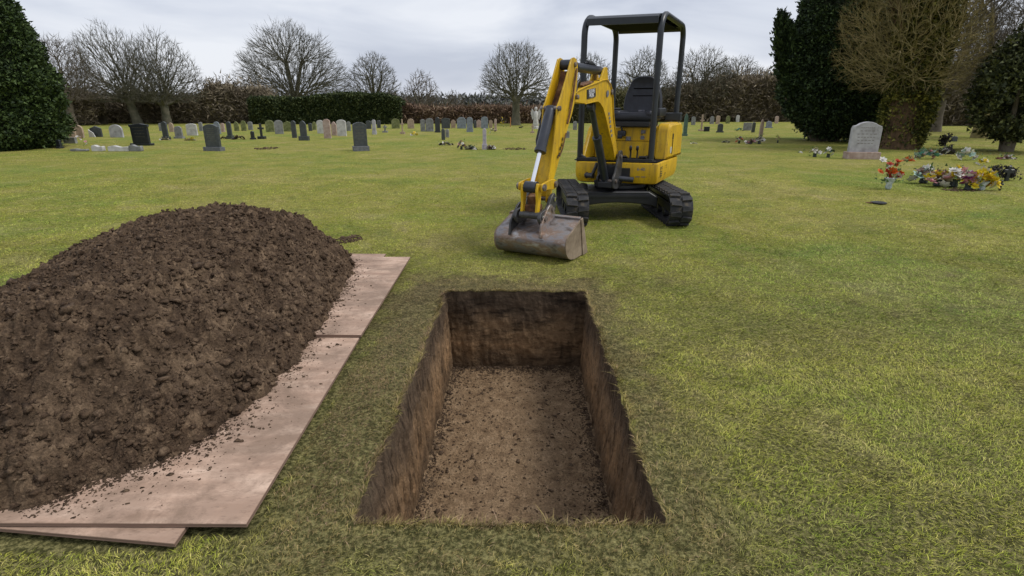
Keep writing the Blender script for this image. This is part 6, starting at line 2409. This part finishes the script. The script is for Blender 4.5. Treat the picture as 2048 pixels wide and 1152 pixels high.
bouquet(942, 299, 24, 12, ['f_dark', 'f_brown', 'f_white'], 'dark potted tributes touching the small pink and dark one', 'darkpot', n=6, green=20)
bouquet(982, 299, 22, 11, ['f_brown', 'f_white', 'f_dark'], 'brown and white tributes right of the lilac memorial', 'darkpot', n=6, green=16)
bouquet(986, 268, 14, 14, ['f_white', 'f_dark', 'f_cream'], 'white flowers on the lawn in front of the tall blue-grey stone', None, n=5, green=12)
bouquet(1007, 266, 14, 32, ['f_yellow', 'f_cream', 'f_brown'], 'yellowish upright tribute right of the blue-grey row', None, n=6, green=16, spike=True)
bouquet(1042, 256, 10, 6, ['f_dark'], 'tiny dark pot on the lawn right of the lone tree', 'darkpot', n=2, green=6)
bouquet(1388, 287, 16, 5, ['f_white', 'f_cream'], 'low white flowers on the lawn right of the excavator body', None, n=4, green=10)
bouquet(1451, 285, 16, 6, ['f_white', 'f_dark'], 'low white and dark flowers left of the big tribute group', None, n=4, green=10)
bouquet(1478, 287, 14, 18, ['f_red', 'f_dark', 'f_white'], 'dark red tribute at the left of the group before the yew', 'darkpot', n=5, green=12)
bouquet(1500, 288, 22, 14, ['f_white', 'f_brown', 'f_pink'], 'white and brown tribute in the middle of the group before the yew', 'darkpot', n=6, green=18)
bouquet(1518, 288, 20, 20, ['f_white', 'f_white', 'f_dark'], 'white tribute against the tall narrow tan stone', 'darkpot', n=6, green=14)
bouquet(1555, 286, 9, 18, ['f_pink', 'f_dark'], 'thin lone tribute just left of the yew skirt', 'darkpot', n=4, green=8)
bouquet(1478, 262, 20, 8, ['f_teal', 'f_dark'], 'green and dark tribute on the lawn beyond the big tribute group', None, n=4, green=14)
bouquet(1600, 306, 9, 5, ['f_white'], 'single white flower lying on the grass left of the flower pots', None, n=2, green=4)

# white kerbed grave at the left
p = G(212, 303)
t = thing('grave_kerb', 'low white kerbed grave with scrolled white and grey stones, near the left conifer', 'grave kerb', (p[0], p[1] + 0.1, 0))
for x, w, h, m_, nm in ((-0.85, 0.5, 0.08, 'grey', 'kerb_end'), (-0.28, 0.34, 0.19, 'white', 'scroll'), (0.35, 0.62, 0.17, 'white', 'scroll'), (0.85, 0.36, 0.20, 'grey', 'scroll')):
    mb = MB()
    mb.prism(rounded([(x - w / 2, 0), (x - w / 2, h * 0.8), (x - w * 0.2, h), (x + w * 0.1, h * 0.72), (x + w / 2, h * 0.8), (x + w / 2, 0)], 0.03, 3), -0.07, 0.07, (0, 2, 1), ch=0.01)
    mb.build(nm, M[m_], t, smooth=40)

# dark cross and wreath at the far right
p = G(2012, 362)
t = thing('wreath_cross', 'black cross standing in front of a flat dark wreath at the right edge', 'grave cross', (p[0], p[1], 0))
k_ = ppm(p[1], 0.1)
mb = MB()
mb.prism([(a, b) for a, b in outline('cross', 0.17, 0.27)], -0.02, 0.02, (0, 2, 1), ch=0.004)
mb.build('cross', M['black'], t)
g = np.random.default_rng(9)
a = g.uniform(0, 6.28, 260)
P_ = np.stack([0.20 * np.cos(a), 0.12 + 0.05 * np.sin(a), 0.14 + 0.05 * np.sin(a)], 1) + g.normal(0, 0.02, (260, 3))
v, f, tt = leaf_tris(P_, g.normal(0, 1, (260, 3)), 0.05, g, 1, 2)
add('wreath', mesh_np('wreath', v, f, M['f_dark'], False), t, kind='stuff')
p = G(1999, 381)
t = thing('grave_cross', 'tiny black cross on a short stem nearest the camera at the right edge', 'grave cross', (p[0], p[1], 0))
mb = MB()
mb.prism(outline('cross', 0.075, 0.16), -0.012, 0.012, (0, 2, 1), ch=0.002)
mb.build('cross', M['black'], t)
for (px, py, h, lb) in ((1884, 292, 20, 'dark dead plant leaning on the lawn right of the ivy-clad tree'), (1893, 308, 8, 'dark sprig lying on soil below the dead plant')):
    p = G(px, py)
    t = thing('dead_plant', lb, 'plant', (p[0], p[1], 0))
    g = np.random.default_rng(px)
    hh_ = h / ppm(p[1], 0.2)
    n = 90
    z = g.uniform(0, hh_, n)
    P_ = np.stack([z * 0.5 - 0.05 + g.normal(0, 0.05, n), g.normal(0, 0.05, n), z], 1)
    v, f, tt = leaf_tris(P_, np.array([[0.3, 0, 1.0]]).repeat(n, 0), 0.09, g, 0.8, 2)
    add('leaves', mesh_np('leaves', v, f, M['f_dark'], False), t, kind='stuff')
    mb = MB()
    mb.tube([(0, 0, -0.01), (hh_ * 0.5, 0, hh_)], 0.008, 5)
    mb.build('stem', M['barkb'], t)

# sunken plate in the lawn and patches of disturbed earth
p = G(1757, 406)
t = thing('sunken_marker', 'small dark metal marker plate sunk in the lawn below the red bouquet', 'marker plate', (p[0], p[1], 0))
mb = MB()
mb.lathe([(0.10, 0.0), (0.10, 0.012), (0.085, 0.016), (0.06, 0.008), (0.02, 0.007)], (0, 0, 0), 20)
mb.build('plate', M['black_steel'], t)
mb = MB()
mb.box((-0.13, 0.0, 0.008), (0.09, 0.03, 0.010), ch=0.002)
mb.build('lug', M['rust'], t)


def earth_patch(px, py, wpx, dpx, label, seed):
    p = G(px, py)
    k_ = ppm(p[1], 0)
    g = np.random.default_rng(seed)
    w = wpx / k_ / 2
    y0, y1 = G(px, py + dpx / 2)[1], G(px, py - dpx / 2)[1]
    n = 150
    a = g.uniform(0, 6.28, n)
    r = g.uniform(0, 1, n) ** 0.6
    P_ = np.stack([p[0] + w * r * np.cos(a), (y0 + y1) / 2 + (y1 - y0) / 2 * r * np.sin(a), np.full(n, 0.004)], 1)
    P_[:, 2] += ground_z(P_[:, 0], P_[:, 1])
    v, f = clods(P_, g.gamma(1.5, 0.006, n) * k_ ** -0.5 * 10 + 0.006, 0.5)
    add('earth_patch', mesh_np('earth_patch', v, f, M['clod']), label=label, cat='bare earth', kind='stuff')


earth_patch(697, 478, 50, 16, 'patch of disturbed dark earth on the lawn behind the soil heap', 1)
earth_patch(1030, 298, 50, 5, 'thin patch of dark earth on the lawn left of the excavator arm', 2)
earth_patch(535, 297, 44, 5, 'small dark scrape in the lawn between the two slate headstones', 3)
earth_patch(1920, 380, 70, 6, 'strip of bare soil in front of the flower row at right', 4)
